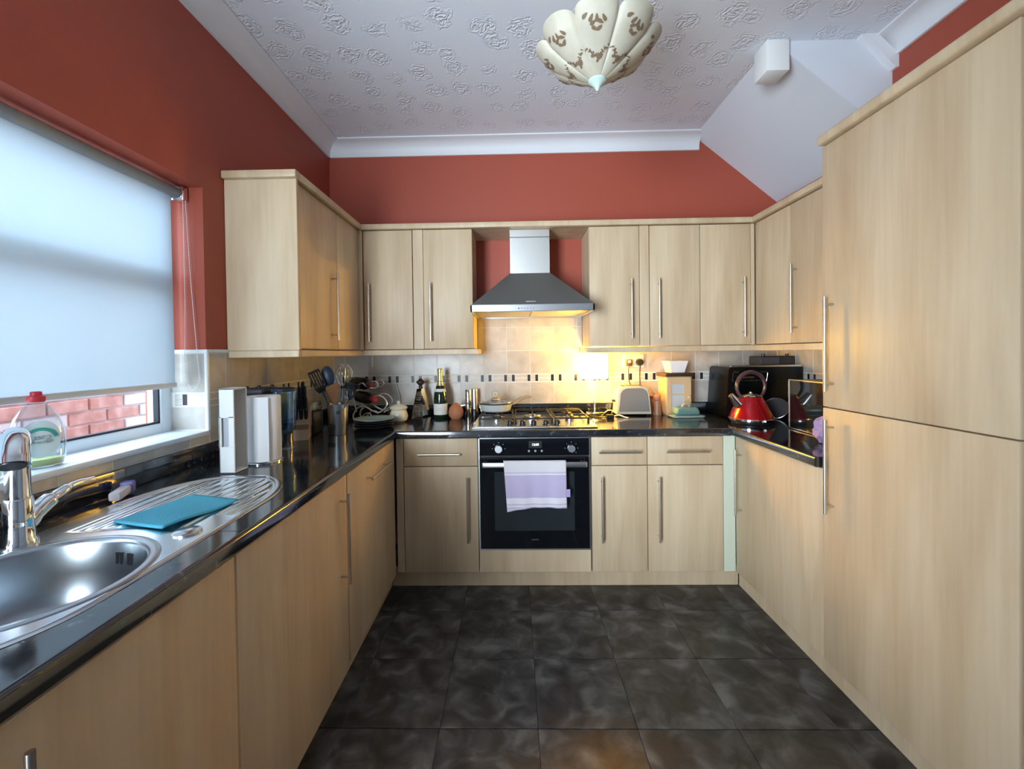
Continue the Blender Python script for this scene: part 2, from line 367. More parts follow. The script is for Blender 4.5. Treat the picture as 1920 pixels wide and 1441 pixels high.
# wall tiling
P = .1565; G = .0014
def tiles(wall, nm, spans, rows, place, ref=None):
    """spans: list of (a,b) along the wall, rows: (z0,z1); place(a,b,z0,z1)->MB"""
    cache = {}
    for z0, z1 in rows:
        for a, b in spans:
            k = (round(b - a, 4), round(z1 - z0, 4))
            o = cache.get(k)
            c = Vector(place((a + b) / 2, (z0 + z1) / 2)) - ORG[wall.name]
            if o is None:
                mb = place(b - a - 2 * G, z1 - z0 - 2 * G, True); o = mb.build(nm, TILE, wall); o.data.transform(Matrix.Translation(ORG[wall.name])); o.location = c; cache[k] = o
            else: share(o, nm, wall, c)
def pl_back(a, z, mk=False):
    return box(-a / 2, a / 2, -.003, .003, -z / 2, z / 2, .0006) if mk else (a, YB - .0035, z)
def pl_left(a, z, mk=False):
    return box(-.003, .003, -a / 2, a / 2, -z / 2, z / 2, .001) if mk else (XL + .0035, a, z)
def pl_right(a, z, mk=False):
    return box(-.003, .003, -a / 2, a / 2, -z / 2, z / 2, .001) if mk else (XR - .0035, a, z)
def pl_rev(a, z, mk=False):
    return box(-a / 2, a / 2, -.003, .003, -z / 2, z / 2, .001) if mk else (a, WY1 - .0035, z)
def border(wall, joints, lo, hi, place, z0=1.0865, z1=1.1425):
    first = {}
    zc = (z0 + z1) / 2
    def put(nm, w, h, c, mt):
        if c - w / 2 < lo or c + w / 2 > hi: return
        k = (nm, round(w, 4), round(h, 4)); pos = Vector(place(c[0] if isinstance(c, tuple) else c, put.z)) - ORG[wall.name]
        if k not in first:
            o = place(w, h, True).build(nm, mt, wall); o.data.transform(Matrix.Translation(ORG[wall.name])); o.location = pos; first[k] = o
        else: share(first[k], nm, wall, pos)
    for j in joints:
        put.z = zc
        put('black_tile', .019, .044, j - .010, BLKT); put('black_tile', .019, .044, j + .042, BLKT)
        put('cream_tile', .029, .050, j + .016, LIST)
        put.z = zc + .0135; put('strip_tile', .079, .0215, j + .0945, LIST)
        put.z = zc - .0135; put('strip_tile', .079, .0215, j + .0945, LIST)
def spans(lo, hi, ref):
    k0 = math.floor((lo - ref) / P); out = []; a = lo
    k = k0 + 1
    while ref + k * P < hi: 
        if ref + k * P - a > .012: out.append((a, ref + k * P))
        a = ref + k * P; k += 1
    if hi - a > .012: out.append((a, hi))
    return out
ROWS = [(.945, 1.0865), (1.1425, 1.298)]
XLt, XRt, YBt = XL + .0075, XR - .0075, YB - .0075
box(XL, XR, YB - .0055, YB - .0002, .93, 1.314).build('grout', GROUT, wall_back)
box(-.24, .456, YB - .0054, YB - .0003, 1.31, 1.62).build('grout', GROUT, wall_back)
tiles(wall_back, 'tile', spans(XLt, XRt, -.0475), ROWS, pl_back)
tiles(wall_back, 'tile', spans(-.24, .456, -.0475), [(1.298, 1.454), (1.454, 1.61)], pl_back)
border(wall_back, [-.0475 + k * P for k in range(-8, 13)], XLt, XRt, pl_back)
box(XL + .0002, XL + .0055, WY1, YB, .93, 1.314).build('grout', GROUT, wall_left)
tiles(wall_left, 'tile', spans(WY1 + .004, YBt, 2.75), [(.945, 1.0865), (1.1425, 1.298)], pl_left)
border(wall_left, [2.75 + k * P for k in range(-8, 2)], WY1 + .004, YBt, pl_left)
box(XL + .0002, XL + .0055, WY0, WY1, .93, WZ0).build('grout', GROUT, wall_left)
tiles(wall_left, 'tile', spans(WY0, WY1, 1.60), [(.945, WZ0 - .002)], pl_left)
box(XL - .145, XL, WY1 - .0055, WY1 - .0002, WZ0, 1.314).build('grout', GROUT, wall_left)
tiles(wall_left, 'tile', [(XL - .143, XL - .001)], [(.995, 1.0865), (1.1425, 1.298)], pl_rev)
border(wall_left, [XL - .128, XL - .128 + P], XL - .145, XL - .001, pl_rev)
box(XR - .0055, XR - .0002, 1.66, YB, .93, 1.314).build('grout', GROUT, wall_right)
tiles(wall_right, 'tile', spans(1.66, YBt, 2.72), ROWS, pl_right)
border(wall_right, [2.72 + k * P for k in range(-7, 1)], 1.66, YBt, pl_right)
# white edging strips at the reveal corner and along the top of the tiles
m = MB(); m.box(XL, XL + .009, WY1 + .0, WY1 + .2, 1.299, 1.314, .003).box(XL - .145, XL, WY1 - .009, WY1, 1.299, 1.314, .003).box(XL - .004, XL + .010, WY1 - .010, WY1 + .006, .99, 1.314, .003)
m.build('trim_5', WHITE, kind='structure')

# ------------------------------------------------------------------ window
win = struct_empty('window_1', (-1.38, .9, WZ0))
m = MB(); FX0, FX1 = -1.425, -1.368
for a in ((WY0, WY0 + .055, WZ0, WZ1), (WY1 - .055, WY1, WZ0, WZ1), (WY0 + .05, WY1 - .05, WZ0, WZ0 + .045), (WY0 + .05, WY1 - .05, WZ1 - .05, WZ1), (WY0 + .05, WY1 - .05, 1.565, 1.625)):
    m.box(FX0, FX1, *a, .004)
m.build('window_frame', UPVC, win)
m = MB()
for a in ((WY1 - .063, WY1 - .053, WZ0 + .04, 1.57), (WY0 + .05, WY1 - .053, WZ0 + .042, WZ0 + .052)): m.box(-1.392, -1.372, *a)
m.build('gasket', GASK, win)
box(-1.402, -1.398, WY0 + .04, WY1 - .04, WZ0 + .03, 1.58).build('pane', PANE, win)
box(-1.402, -1.398, WY0 + .04, WY1 - .04, 1.61, WZ1 - .03).build('pane', PANE, win)
box(-1.42, XL + .012, WY0, WY1 - .004, WZ0 - .012, WZ0 + .008, .005, 2).build('window_sill', UPVC, win)
box(-1.56, -1.425, WY0, WY1, WZ0 - .03, WZ0 + .005, .005).build('outer_sill', UPVC, win)
# brick wall across the yard
wall_out = box(-2.62, -2.45, 1.0, 6.6, -.1, 1.75).build('wall_outside', MORTAR, kind='structure')
bA = box(-.05, .013, -.106, .106, -.033, .033, .004).build('brick', BRICKM, wall_out); bA.data.transform(Matrix.Translation(ORG['wall_outside']))
bB = box(-.05, .013, -.106, .106, -.033, .033, .004).build('brick', BRICKW, wall_out); bB.data.transform(Matrix.Translation(ORG['wall_outside']))
pos = []
for r in range(8, 15):
    for k in range(21):
        y = 1.65 + k * .225 + (.1125 if r % 2 else 0); pos.append((y, .12 + r * .075))
uA = uB = False
for y, z in pos:
    loc = Vector((-2.45 + random.uniform(-.004, .004), y, z)) - ORG['wall_outside']
    white = random.random() < (.5 if y > 2.75 else .22)
    if white:
        if uB: share(bB, 'brick', wall_out, loc)
        else: bB.location = loc; uB = True
    else:
        if uA: share(bA, 'brick', wall_out, loc)
        else: bA.location = loc; uA = True
box(-2.6, -1.48, -1, 4.6, -.2, -.05).build('ground', SOIL, kind='structure')
# roller blind
bl = thing('roller_blind', 'pale translucent roller blind pulled most of the way down the kitchen window', 'blind', (-1.31, .9, WZ1))
YB0, YB1 = .09, 1.668
MB().cyl((-1.305, YB0, 1.925), (-1.305, YB1, 1.925), .019, n=20).build('roller', BLIND, bl)
MB().grid(lambda u, v: (-1.325 + .002 * sin(u * 40) * v, YB0 + u * (YB1 - YB0), 1.925 - v * .745), 40, 12).build('fabric', BLIND, bl, recalc=False)
box(-1.332, -1.316, YB0, YB1 + .002, 1.166, 1.186, .004, 2).build('bottom_bar', CREAM, bl)
m = MB(); m.box(-1.33, -1.28, 1.672, 1.703, 1.895, 1.952, .006, 2).cyl((-1.305, 1.668, 1.925), (-1.305, 1.69, 1.925), .024)
m.build('bracket', CHROME, bl)
m = MB(); pts = [(-1.292, 1.688, 1.905), (-1.292, 1.687, 1.5), (-1.295, 1.683, 1.28), (-1.285, 1.680, 1.185), (-1.262, 1.678, 1.155), (-1.238, 1.682, 1.19), (-1.245, 1.684, 1.28), (-1.268, 1.687, 1.6), (-1.282, 1.688, 1.905)]
m.tube(pts, .0009, n=5, smooth=6); m2 = MB()
for i in range(len(pts) - 1):
    a, b = Vector(pts[i]), Vector(pts[i + 1]); k = max(1, int((b - a).length / .012))
    for q in range(k):
        c = a.lerp(b, q / k); m.lathe([(0, -.0022), (.002, 0), (0, .0022)], c, n=6)
m.build('bead_chain', WHITE, bl, kind='stuff')

# ------------------------------------------------------------------ fitted units
D1 = 2.309; UF = 2.619; XLd = -.642; XRd = 1.163; XLu = -.929; XRu = 1.4416; XT = 1.160
ZD0, ZD1 = .108, .832
def door(par, plane, a, b, z0, z1, face, name='door', label=None, g=.002):
    """plane: 'y' door facing -y at y=face; 'x+' facing +x; 'x-' facing -x"""
    t = .018; a += g; b -= g; z0 += g; z1 -= g
    if plane == 'y': mb = box(a, b, face, face + t, z0, z1, .0025, 2)
    elif plane == 'x+': mb = box(face - t, face, a, b, z0, z1, .0025, 2)
    else: mb = box(face, face + t, a, b, z0, z1, .0025, 2)
    return mb.build(name, WOOD, par, label)
def handle(d, plane, face, u0, u1, w, vert=True, r=.0055):
    """bar from u0 to u1; vert: u=z,w=along, else u=along,w=z"""
    def p(u, out):
        al, z = (w, u) if vert else (u, w)
        return {'y': (al, face - out, z), 'x+': (face + out, al, z), 'x-': (face - out, al, z)}[plane]
    L = u1 - u0; mb = MB(); mb.cyl(p(u0, .032), p(u1, .032), r, n=12)
    for k in (u0 + L * .08, u1 - L * .08): mb.cyl(p(k, -.001), p(k, .032), r * .75, n=8)
    return mb.build('handle', HAND, d)
def body(par, x0, x1, y0, y1, z0, z1): return box(x0, x1, y0, y1, z0, z1).build('body', WOOD, par)
# back run
u = thing('base_unit', 'beech base unit with one drawer and door, between the left corner and the oven', 'cabinet', (-.4, 2.6, .1))
body(u, -.598, -.20, D1 + .021, 2.9, .11, .832)
d = door(u, 'y', -.599, -.199, .680, ZD1, D1, 'drawer'); handle(d, 'y', D1, -.516, -.293, .751, False)
d = door(u, 'y', -.599, -.199, ZD0, .680, D1); handle(d, 'y', D1, .28, .628, -.255)
u = thing('base_unit', 'narrow beech base unit with drawer and door, immediately right of the oven', 'cabinet', (.55, 2.6, .1))
body(u, .402, .70, D1 + .021, 2.9, .11, .832)
d = door(u, 'y', .404, .701, .678, ZD1, D1, 'drawer'); handle(d, 'y', D1, .441, .660, .754, False)
d = door(u, 'y', .404, .701, ZD0, .678, D1); handle(d, 'y', D1, .278, .622, .456)
u = thing('base_unit', 'wider beech base unit with drawer and door, at the right end of the back run', 'cabinet', (.9, 2.6, .1))
body(u, .702, 1.10, D1 + .021, 2.9, .11, .832)
d = door(u, 'y', .701, 1.101, .678, ZD1, D1, 'drawer'); handle(d, 'y', D1, .793, 1.017, .754, False)
d = door(u, 'y', .701, 1.101, ZD0, .678, D1); handle(d, 'y', D1, .278, .622, .755)
tag(box(1.103, 1.1645, D1 + .002, D1 + .06, .108, .832, .002).build('corner_post', POST), 'pale corner post between the back run and the right base unit', 'post')
tag(box(-.640, -.601, D1 + .002, D1 + .03, .108, .832, .002).build('corner_post', WOOD), 'beech corner post between the left run and the drawer unit', 'post')
# oven
ov = thing('oven', 'black glass built-in electric oven under the gas hob', 'oven', (.1, 2.6, .23))
box(-.196, .398, D1 + .021, 2.88, .232, .829).build('body', STEELD, ov)
m = MB(); m.box(-.197, -.190, D1 - .002, D1 + .02, .236, .8338).box(.392, .399, D1 - .002, D1 + .02, .236, .8338).box(-.197, .399, D1 - .002, D1 + .02,   .828, .8338).box(-.197, .399, D1 - .002, D1 + .02, .230, .237)
m.build('trim_frame', STEEL, ov)
pn = box(-.189, .391, D1 - .014, D1 + .02, .738, .827, .002).build('control_panel', BLACKG, ov)
for k, x in enumerate((-.0875, .2975)):
    m = MB(); m.cyl((x, D1 - .014, .776), (x, D1 - .034, .776), .0215, .019, 24); kn = m.build('knob', STEEL, pn)
    m = MB()
    for a in range(8):
        if a in ((5, 6, 7) if k == 0 else (5, 6)): continue
        an = a * pi / 4; m.box(x + .034 * cos(an) - .002, x + .034 * cos(an) + .002, D1 - .0146, D1 - .0138, .776 + .032 * sin(an) - .002, .776 + .032 * sin(an) + .002)
    m.build('knob_symbols', GREYT, pn, kind='stuff')
box(.072, .142, D1 - .0148, D1 - .0138, .778, .815).build('display', BLACK, pn)
text('12:08', .017, (.107, D1 - .0150, .796), (pi / 2, radians(0), 0), DIGIT, pn, 'clock_digits')
m = MB()
for x in (.073, .107, .141): MB().cyl((x, D1 - .0138, .763), (x, D1 - .0165, .763), .0058, n=14).build('button', GREYT, pn)
m = None
od = box(-.189, .391, D1 - .014, D1 + .02, .240, .728, .003).build('oven_door', BLACKG, ov)
box(-.112, .312, D1 - .0145, D1 - .0135, .338, .652, .0003).build('window', OVWIN, od)
m = MB(); m.box(-.174, .374, D1 - .062, D1 - .048, .684, .714, .006, 3).box(-.166, -.146, D1 - .05, D1 - .012, .69, .708, .002).box(.346, .366, D1 - .05, D1 - .012, .69, .708, .002)
m.build('oven_handle', STEEL, od)
box(.082, .120, D1 - .0147, D1 - .0138, .287, .294, .0003).build('maker_mark', mat('faint_print', (.05, .052, .055), .5), od)
pz = box(-.197, .399, D1, D1 + .018, .108, .228, .002).build('infill_board', WOOD)
tag(pz, 'beech infill board directly below the built-in oven', 'panel')
# tea towel draped over the oven handle
def towel(u, v):
    w = u - .5; x = .100 + w * (.326 - .016 * v) + .010 * v
    s = v * .275
    if s < .03:
        a = s / .03 * pi * .55; y = D1 - .055 - .012 * sin(a) + .005; z = .7185 + .004 * cos(a)
    else:
        y = D1 - .066 - .004 * sin(u * 9) * v - .003 * sin(u * 23 + 1) * v; z = .7185 - (s - .03) - (.016 * (1 - u) ** 3 * v) + (.006 * sin(u * 3) * v)
    return (x, y, z)
tw = MB().grid(towel, 40, 40); 
o = tw.build('tea_towel', TOWELM, recalc=False); tag(o, 'lavender and white striped tea towel hung over the oven door handle', 'towel')
md = o.modifiers.new('thickness', 'SOLIDIFY'); md.thickness = .003; md.offset = 1
box(.262, .282, D1 - .071, D1 - .069, .535, .575).build('care_tag', mat('lilac_tag', (.42, .33, .58), .8), o)
# left run
u = thing('base_unit', 'beech base door below the sink bowl, nearest the camera on the left', 'cabinet', (-.9, .68, .1))
body(u, -1.2, -1.18, .41, .968, .11, .83)
d = door(u, 'x+', .40, .972, .09, ZD1, XLd); handle(d, 'x+', XLd, .45, .795, .523)
u = thing('base_unit', 'orange-lit beech base unit with tall bar handle under the sink drainer', 'cabinet', (-.9, 1.3, .1))
body(u, -1.2, XLd - .021, .99, 1.635, .11, .83)
d = door(u, 'x+', .975, 1.632, .09, ZD1, XLd); handle(d, 'x+', XLd, .446, .776, 1.568)
u = thing('dishwasher_unit', 'beech-fronted integrated appliance with horizontal bar handle, beside the left corner', 'cabinet', (-.9, 1.95, .1))
body(u, -1.2, XLd - .021, 1.65, 2.27, .11, .83)
d = door(u, 'x+', 1.636, 2.286, .106, ZD1, XLd); handle(d, 'x+', XLd, 1.835, 2.115, .752, False)
# right base, tall unit
u = thing('base_unit', 'pale beech base unit with one full-height door, between the right corner and the tall unit', 'cabinet', (1.45, 2.0, .1))
body(u, XRd + .021, 1.74, 1.665, 2.29, .11, .832)
d = door(u, 'x-', 1.662, 2.308, ZD0, ZD1, XRd); handle(d, 'x-', XRd, .429, .769, 2.248)
u = thing('tall_unit', 'floor-standing tall beech fridge housing with two long doors on the right', 'cabinet', (1.45, 1.33, .1))
body(u, XT + .021, 1.74, 1.018, 1.652, .11, 2.034)
d = door(u, 'x-', 1.016, 1.655, 1.066, 2.034, XT); handle(d, 'x-', XT, 1.129, 1.472, 1.598)
d = door(u, 'x-', 1.016, 1.655, ZD0, 1.066, XT); handle(d, 'x-', XT, .680, 1.024, 1.599)
box(XT + .004, 1.74, .994, 1.013, 0.0, 2.034, .002).build('end_panel', WOOD, u)
m = MB(); m.box(1.138, 1.74, .985, 1.655, 2.036, 2.072, .010, 3); m.build('cornice', WOOD, u)
# plinths
tag(box(-.69, 1.21, 2.378, 2.396, 0.0, .106, .002).build('plinth', WOOD), 'beech plinth along the floor under the oven run', 'plinth')
tag(box(-.708, -.69, .4, 2.376, 0.0, .088, .002).build('plinth', WOOD), 'beech plinth along the floor under the sink run', 'plinth')
tag(box(1.212, 1.23, 1.014, 2.376, 0.0, .104, .002).build('plinth', WOOD), 'pale beech plinth along the floor on the right side', 'plinth')
# wall cabinets
def wallcab(label, x0, x1, doors):
    u = thing('wall_cabinet', label, 'cabinet', ((x0 + x1) / 2, 2.76, 1.313))
    body(u, x0 + .001, x1 - .001, UF + .021, YB - .008, 1.314, 2.034)
    for a, b, hx in doors: d = door(u, 'y', a, b, 1.313, 2.034, UF); handle(d, 'y', UF, 1.361, 1.712, hx)
wallcab('single-door beech wall cabinet in the left corner of the back wall', -.906, -.606, [(-.906, -.606, -.866)])
wallcab('single-door beech wall cabinet just left of the cooker hood', -.541, -.242, [(-.542, -.242, -.496)])
wallcab('single-door beech wall cabinet just right of the cooker hood', .458, .758, [(.458, .758, .704)])
wallcab('double-door beech wall cabinet above the white bowl and mini cupboard', .818, 1.418, [(.818, 1.118, .867), (1.118, 1.418, 1.366)])
for (a, b), lb in zip(((-.604, -.543), (.760, .816)), ('narrow beech filler strip between the two wall cabinets left of the hood', 'narrow beech filler strip between the two wall cabinets right of the hood')):
    tag(box(a, b, UF + .004, UF + .03, 1.314, 2.034, .001).build('filler_strip', WOOD), lb, 'panel')
u = thing('wall_cabinet', 'beech wall cabinet with pale end panel, on the left wall beside the window', 'cabinet', (-1.07, 2.2, 1.313))
body(u, XL + .008, XLu - .021, 1.855, 2.62, 1.314, 2.034)
box(XL + .001, -.913, 1.832, 1.851, 1.308, 2.036, .002).build('end_panel', WOOD, u)
d = door(u, 'x+', 1.853, 2.283, 1.313, 2.034, XLu); handle(d, 'x+', XLu, 1.361, 1.703, 2.212)
d = door(u, 'x+', 2.283, 2.600, 1.313, 2.034, XLu)
box(XLu - .02, -.909, 2.602, 2.625, 1.313, 2.034, .002).build('corner_post', WOOD, u)
u = thing('wall_cabinet', 'two-door beech wall cabinet on the right wall beside the tall unit', 'cabinet', (1.6, 2.15, 1.313))
body(u, XRu + .021, XR - .008, 1.665, 2.9, 1.314, 2.034)
d = door(u, 'x-', 2.291, 2.612, 1.313, 2.034, XRu)
d = door(u, 'x-', 1.662, 2.291, 1.313, 2.034, XRu); handle(d, 'x-', XRu, 1.366, 1.717, 2.236)
box(1.420, XRu, 2.622, 2.64, 1.313, 2.034, .001).build('corner_post', WOOD, u)
# cornice and pelmet
co = thing('cornice_run', 'beech cornice strip running along the tops of all the wall cabinets', 'cornice', (0, 2.6, 2.036))
Z0, Z1 = 2.0362, 2.068
box(XL + .001, -.906, 1.812, 1.852, Z0, Z1, .005, 2).build('cornice_strip', WOOD, co)
box(-.95, -.906, 1.852, 2.60, Z0, Z1, .005, 2).build('cornice_strip', WOOD, co)
box(-.95, 1.46, 2.598, 2.65, Z0, Z1, .005, 2).build('cornice_strip', WOOD, co)
box(1.415, 1.46, 1.664, 2.598, Z0, Z1, .005, 2).build('cornice_strip', WOOD, co)
box(-.242, .458, 2.64, YB - .001, 2.0364, 2.05).build('bridging_panel', WOOD, co)
pe = thing('pelmet_run', 'beech pelmet strip running below the wall cabinets', 'pelmet', (0, 2.6, 1.278))
Z0, Z1 = 1.278, 1.3075
box(XL + .008, -.913, 1.826, 1.85, Z0, Z1, .003).build('pelmet_strip', WOOD, pe)
box(-.932, -.913, 1.85, 2.61, Z0, Z1, .003).build('pelmet_strip', WOOD, pe)
box(-.932, -.216, 2.610, 2.634, Z0, Z1 + .003, .003).build('pelmet_strip', WOOD, pe)
box(-.238, -.216, 2.634, YB - .008, Z0, Z1 + .003, .003).build('pelmet_strip', WOOD, pe)
box(.436, 1.445, 2.610, 2.634, Z0, Z1 + .003, .003).build('pelmet_strip', WOOD, pe)
box(.436, .458, 2.634, YB - .008, Z0, Z1 + .003, .003).build('pelmet_strip', WOOD, pe)
box(1.424, 1.445, 1.664, 2.610, Z0, Z1 + .003, .003).build('pelmet_strip', WOOD, pe)
# ------------------------------------------------------------------ worktop
wt = thing('worktop', 'black speckled granite-effect worktop running round three sides of the kitchen', 'worktop', (0, 2.6, ZW - .04))
m = MB(); za, zb = ZW - .04, ZW; bx, by, br = -.905, .772, .187
xa_, xb_, yb_ = -.644, 1.147, 2.299
m.box(XL + .001, xa_, 1.0, YB - .008, za, zb).box(xa_, xb_, yb_, YB - .008, za, zb).box(xb_, XR - .001, 1.664, YB - .008, za, zb).box(XL + .001, xa_, -.10, .548, za, zb)
pr = [(0, za), (.006, za), (.012, za + .006), (.012, zb - .008), (.0105, zb - .0035), (.007, zb - .0007), (.003, zb), (0, zb)]
m.prism([(xa_ + u, z) for u, z in pr], 'y', -.10, yb_).prism([(yb_ - u, z) for u, z in pr], 'x', xa_, xb_).prism([(xb_ - u, z) for u, z in pr], 'y', 1.664, yb_)
angs = sorted([2 * pi * i / 48 for i in range(48)] + [math.atan2(sy_, sx_) % (2 * pi) for sx_ in (xa_ - bx, XL + .001 - bx) for sy_ in (1.002 - by, .548 - by)])
n = len(angs); out = []; inn = []
for a in angs:
    c, s_ = cos(a), sin(a)
    tx = ((xa_ - bx) if c > 0 else (bx - XL - .001)) / max(abs(c), 1e-6); ty = ((1.002 - by) if s_ > 0 else (by - .548)) / max(abs(s_), 1e-6)
    k = min(tx, ty); out.append((bx + c * k, by + s_ * k)); inn.append((bx + c * br, by + s_ * br))
v = [(*p, zb) for p in out] + [(*p, zb) for p in inn] + [(*p, za) for p in out] + [(*p, za) for p in inn]
fc = []
for i in range(n):
    j = (i + 1) % n; fc += [(i, j, n + j, n + i), (2 * n + i, 3 * n + i, 3 * n + j, 2 * n + j), (n + i, n + j, 3 * n + j, 3 * n + i), (i, 2 * n + i, 2 * n + j, j)]
m.raw(v, fc)
m.build('worktop_slab', GRAN, wt)
box(XL + .001, XL + .019, -.10, YB - .008, ZW, .944, .004, 2).build('upstand', GRAN, wt)
box(XL + .019, XR - .019, YB - .026, YB - .008, ZW, .944, .004, 2).build('upstand', GRAN, wt)
box(XR - .019, XR - .001, 1.664, YB - .008, ZW, .944, .004, 2).build('upstand', GRAN, wt)

# ------------------------------------------------------------------ sink
sk = thing('sink', 'stainless steel round-bowl sink with a ribbed drainer under the window', 'sink', (-.91, 1.0, ZW))
def outline(y):
    cx, hw, y0, y1 = -.912, .212, .50, 1.466
    if y > 1.19: k = sqrt(max(0, 1 - ((y - 1.19) / (y1 - 1.19)) ** 2.2))
    elif y < .72: k = sqrt(max(0, 1 - ((.72 - y) / (.72 - y0)) ** 2.2))
    else: k = 1
    return cx, hw * k
def sh(x, y):
    cx, hw = outline(y); e = (hw - abs(x - cx)); e = min(e, (1.466 - y) * .8, (y - .5) * .8)
    z = .0045 if e > .010 else .0045 * sin(max(e, 0) / .010 * pi / 2) + .0002
    rim = max(0, min(1, (e - .018) / .012))
    dr = min(1, max(0, (y - .985) / .02))
    dx = -1.045 if y < 1.13 else -1.2
    if y < 1.17: dr *= min(1, max(0, (x + 1.055 - max(0, (y - 1.09)) * -.5) / .012))
    r = sqrt((x - bx) ** 2 + (y - by) ** 2)
    dr *= min(1, max(0, (r - .235) / .015))
    if y < 1.10: dr *= min(1, max(0, (-.775 - x) / .012))
    z -= .0065 * rim * dr - .001 * dr
    ribmask = rim * dr * min(1, max(0, (1.435 - y) / .02)) * min(1, max(0, (e - .032) / .01)) * min(1, max(0, (r - .262) / .01))
    ph = ((x + 1.10) / .031) % 1
    z += .0042 * ribmask * (1 if .28 < ph < .72 else (0 if ph < .16 or ph > .84 else .5))
    return ZW + max(z, .0006)
m = MB(); NU, NV = 230, 130
ys = [.5 + .966 * (.5 - .5 * cos(pi * i / NU)) * 1.0 for i in range(NU + 1)]
idx = {}; v = []; fc = []
for i, y in enumerate(ys):
    cx, hw = outline(y)
    for j in range(NV + 1): x = cx + hw * (2 * j / NV - 1); v.append((x, y, sh(x, y)))
for i in range(NU):
    for j in range(NV):
        q = [i * (NV + 1) + j, (i + 1) * (NV + 1) + j, (i + 1) * (NV + 1) + j + 1, i * (NV + 1) + j + 1]
        c = sum((Vector(v[k]) for k in q), Vector()) / 4
        if (c.x - bx) ** 2 + (c.y - by) ** 2 < .183 ** 2: continue
        fc.append(q)
m.raw(v, fc); m.build('drainer', SINKM, sk, ang=60)
m = MB(); m.lathe([(.200, .0046), (.196, .0062), (.184, .0072), (.1795, .0050), (.176, -.004), (.172, -.06), (.160, -.115), (.135, -.145), (.05, -.155), (.03, -.158), (0, -.158)], (bx, by, ZW), n=64, cap=False)
bw = m.build('bowl', mat('shaded_bowl_steel', (.42, .46, .49), .26, 1), sk, ang=50)  # sink steel darkened to paint the shade inside the bowl
m = MB(); m.lathe([(.034, .001), (.030, .003), (.012, .002), (0, .004)], (bx, by, ZW - .157), n=24); m.build('waste', CHROME, sk)
m = MB()
for k in (-2, -1, 1, 2):
    a = radians(78 + k * 3.4); m.box(bx + .1735 * cos(a) - .003, bx + .1735 * cos(a) + .003, by + .1735 * sin(a) - .0015, by + .1735 * sin(a) + .002, ZW - .048, ZW - .022)
m.build('overflow_slots', BLACK, sk)
m = MB(); m.lathe([(.030, 0), (.030, .004), (.027, .0058), (0, .0062)], (-.762, .985, ZW + .0035), n=32, sy=1); m.build('waste_control', SINKM, sk)
# tap
tp = thing('mixer_tap', 'chrome single-lever mixer tap behind the sink bowl', 'tap', (-1.095, .935, ZW))
tx, ty = -1.095, .930
m = MB(); m.lathe([(.031, .004), (.031, .010), (.027, .016), (.025, .05), (.0245, .10), (.022, .105)], (tx, ty, ZW), n=28); m.build('tap_body', CHROME, tp)
dv = Vector((.72, -.69, 0)).normalized()
pts = [Vector((tx, ty, ZW + .10)), Vector((tx, ty, ZW + .16)), Vector((tx, ty, ZW + .205)), Vector((tx, ty, ZW + .235)) + dv * .022, Vector((tx, ty, ZW + .243)) + dv * .055, Vector((tx, ty, ZW + .228)) + dv * .088, Vector((tx, ty, ZW + .195)) + dv * .108]
m = MB(); m.tube(pts, [.021, .0205, .0205, .022, .024, .026, .027], n=20, smooth=6); sp = m.build('spout', CHROME, tp, ang=50)
a = pts[-1]; b = a + (pts[-1] - pts[-2]).normalized() * .003; m = MB(); m.cyl(a, b, .0225, .021, 20); m.build('outlet', BLACK, sp)
m = MB(); m.tube([(tx, ty + .012, ZW + .045), (tx + .004, ty + .05, ZW + .075), (tx + .006, ty + .085, ZW + .092), (tx + .003, ty + .125, ZW + .100), (tx, ty + .172, ZW + .098)], [.021, .018, .011, .007, .0055], n=14, smooth=6)
m.build('lever', CHROME, tp, ang=50)
# cleaning cloth and brush on the sink
cl = [(-.995, 1.049), (-.945, 1.249), (-.778, 1.199), (-.828, .992)]
def cloth(u, v):
    a = Vector(cl[0]).lerp(Vector(cl[1]), u); b = Vector(cl[3]).lerp(Vector(cl[2]), u); p = a.lerp(b, v)
    return (p.x, p.y, ZW + .0082 + .006 * v * (1 - u) * .4 + .0022 * sin(u * 7) * v + .004 * v * v * (1 - u))
o = MB().grid(cloth, 24, 18).build('cleaning_cloth', BLUEC, recalc=False)
tag(o, 'bright blue spongy cleaning cloth lying flat on the ribbed drainer', 'cloth'); md = o.modifiers.new('thickness', 'SOLIDIFY'); md.thickness = .005; md.offset = 1
br_ = thing('scrubbing_brush', 'small pale scrubbing block with purple end, leaning at the back of the drainer', 'brush', (-1.155, 1.25, ZW + .005), rz=-66 + 90)
MB().box(-.014, .014, -.062, .020, .001, .026, .006, 2).build('bristles', BRISTLE, br_)
MB().box(-.016, .016, .021, .048, 0, .034, .005, 2).build('grip', PURP, br_)

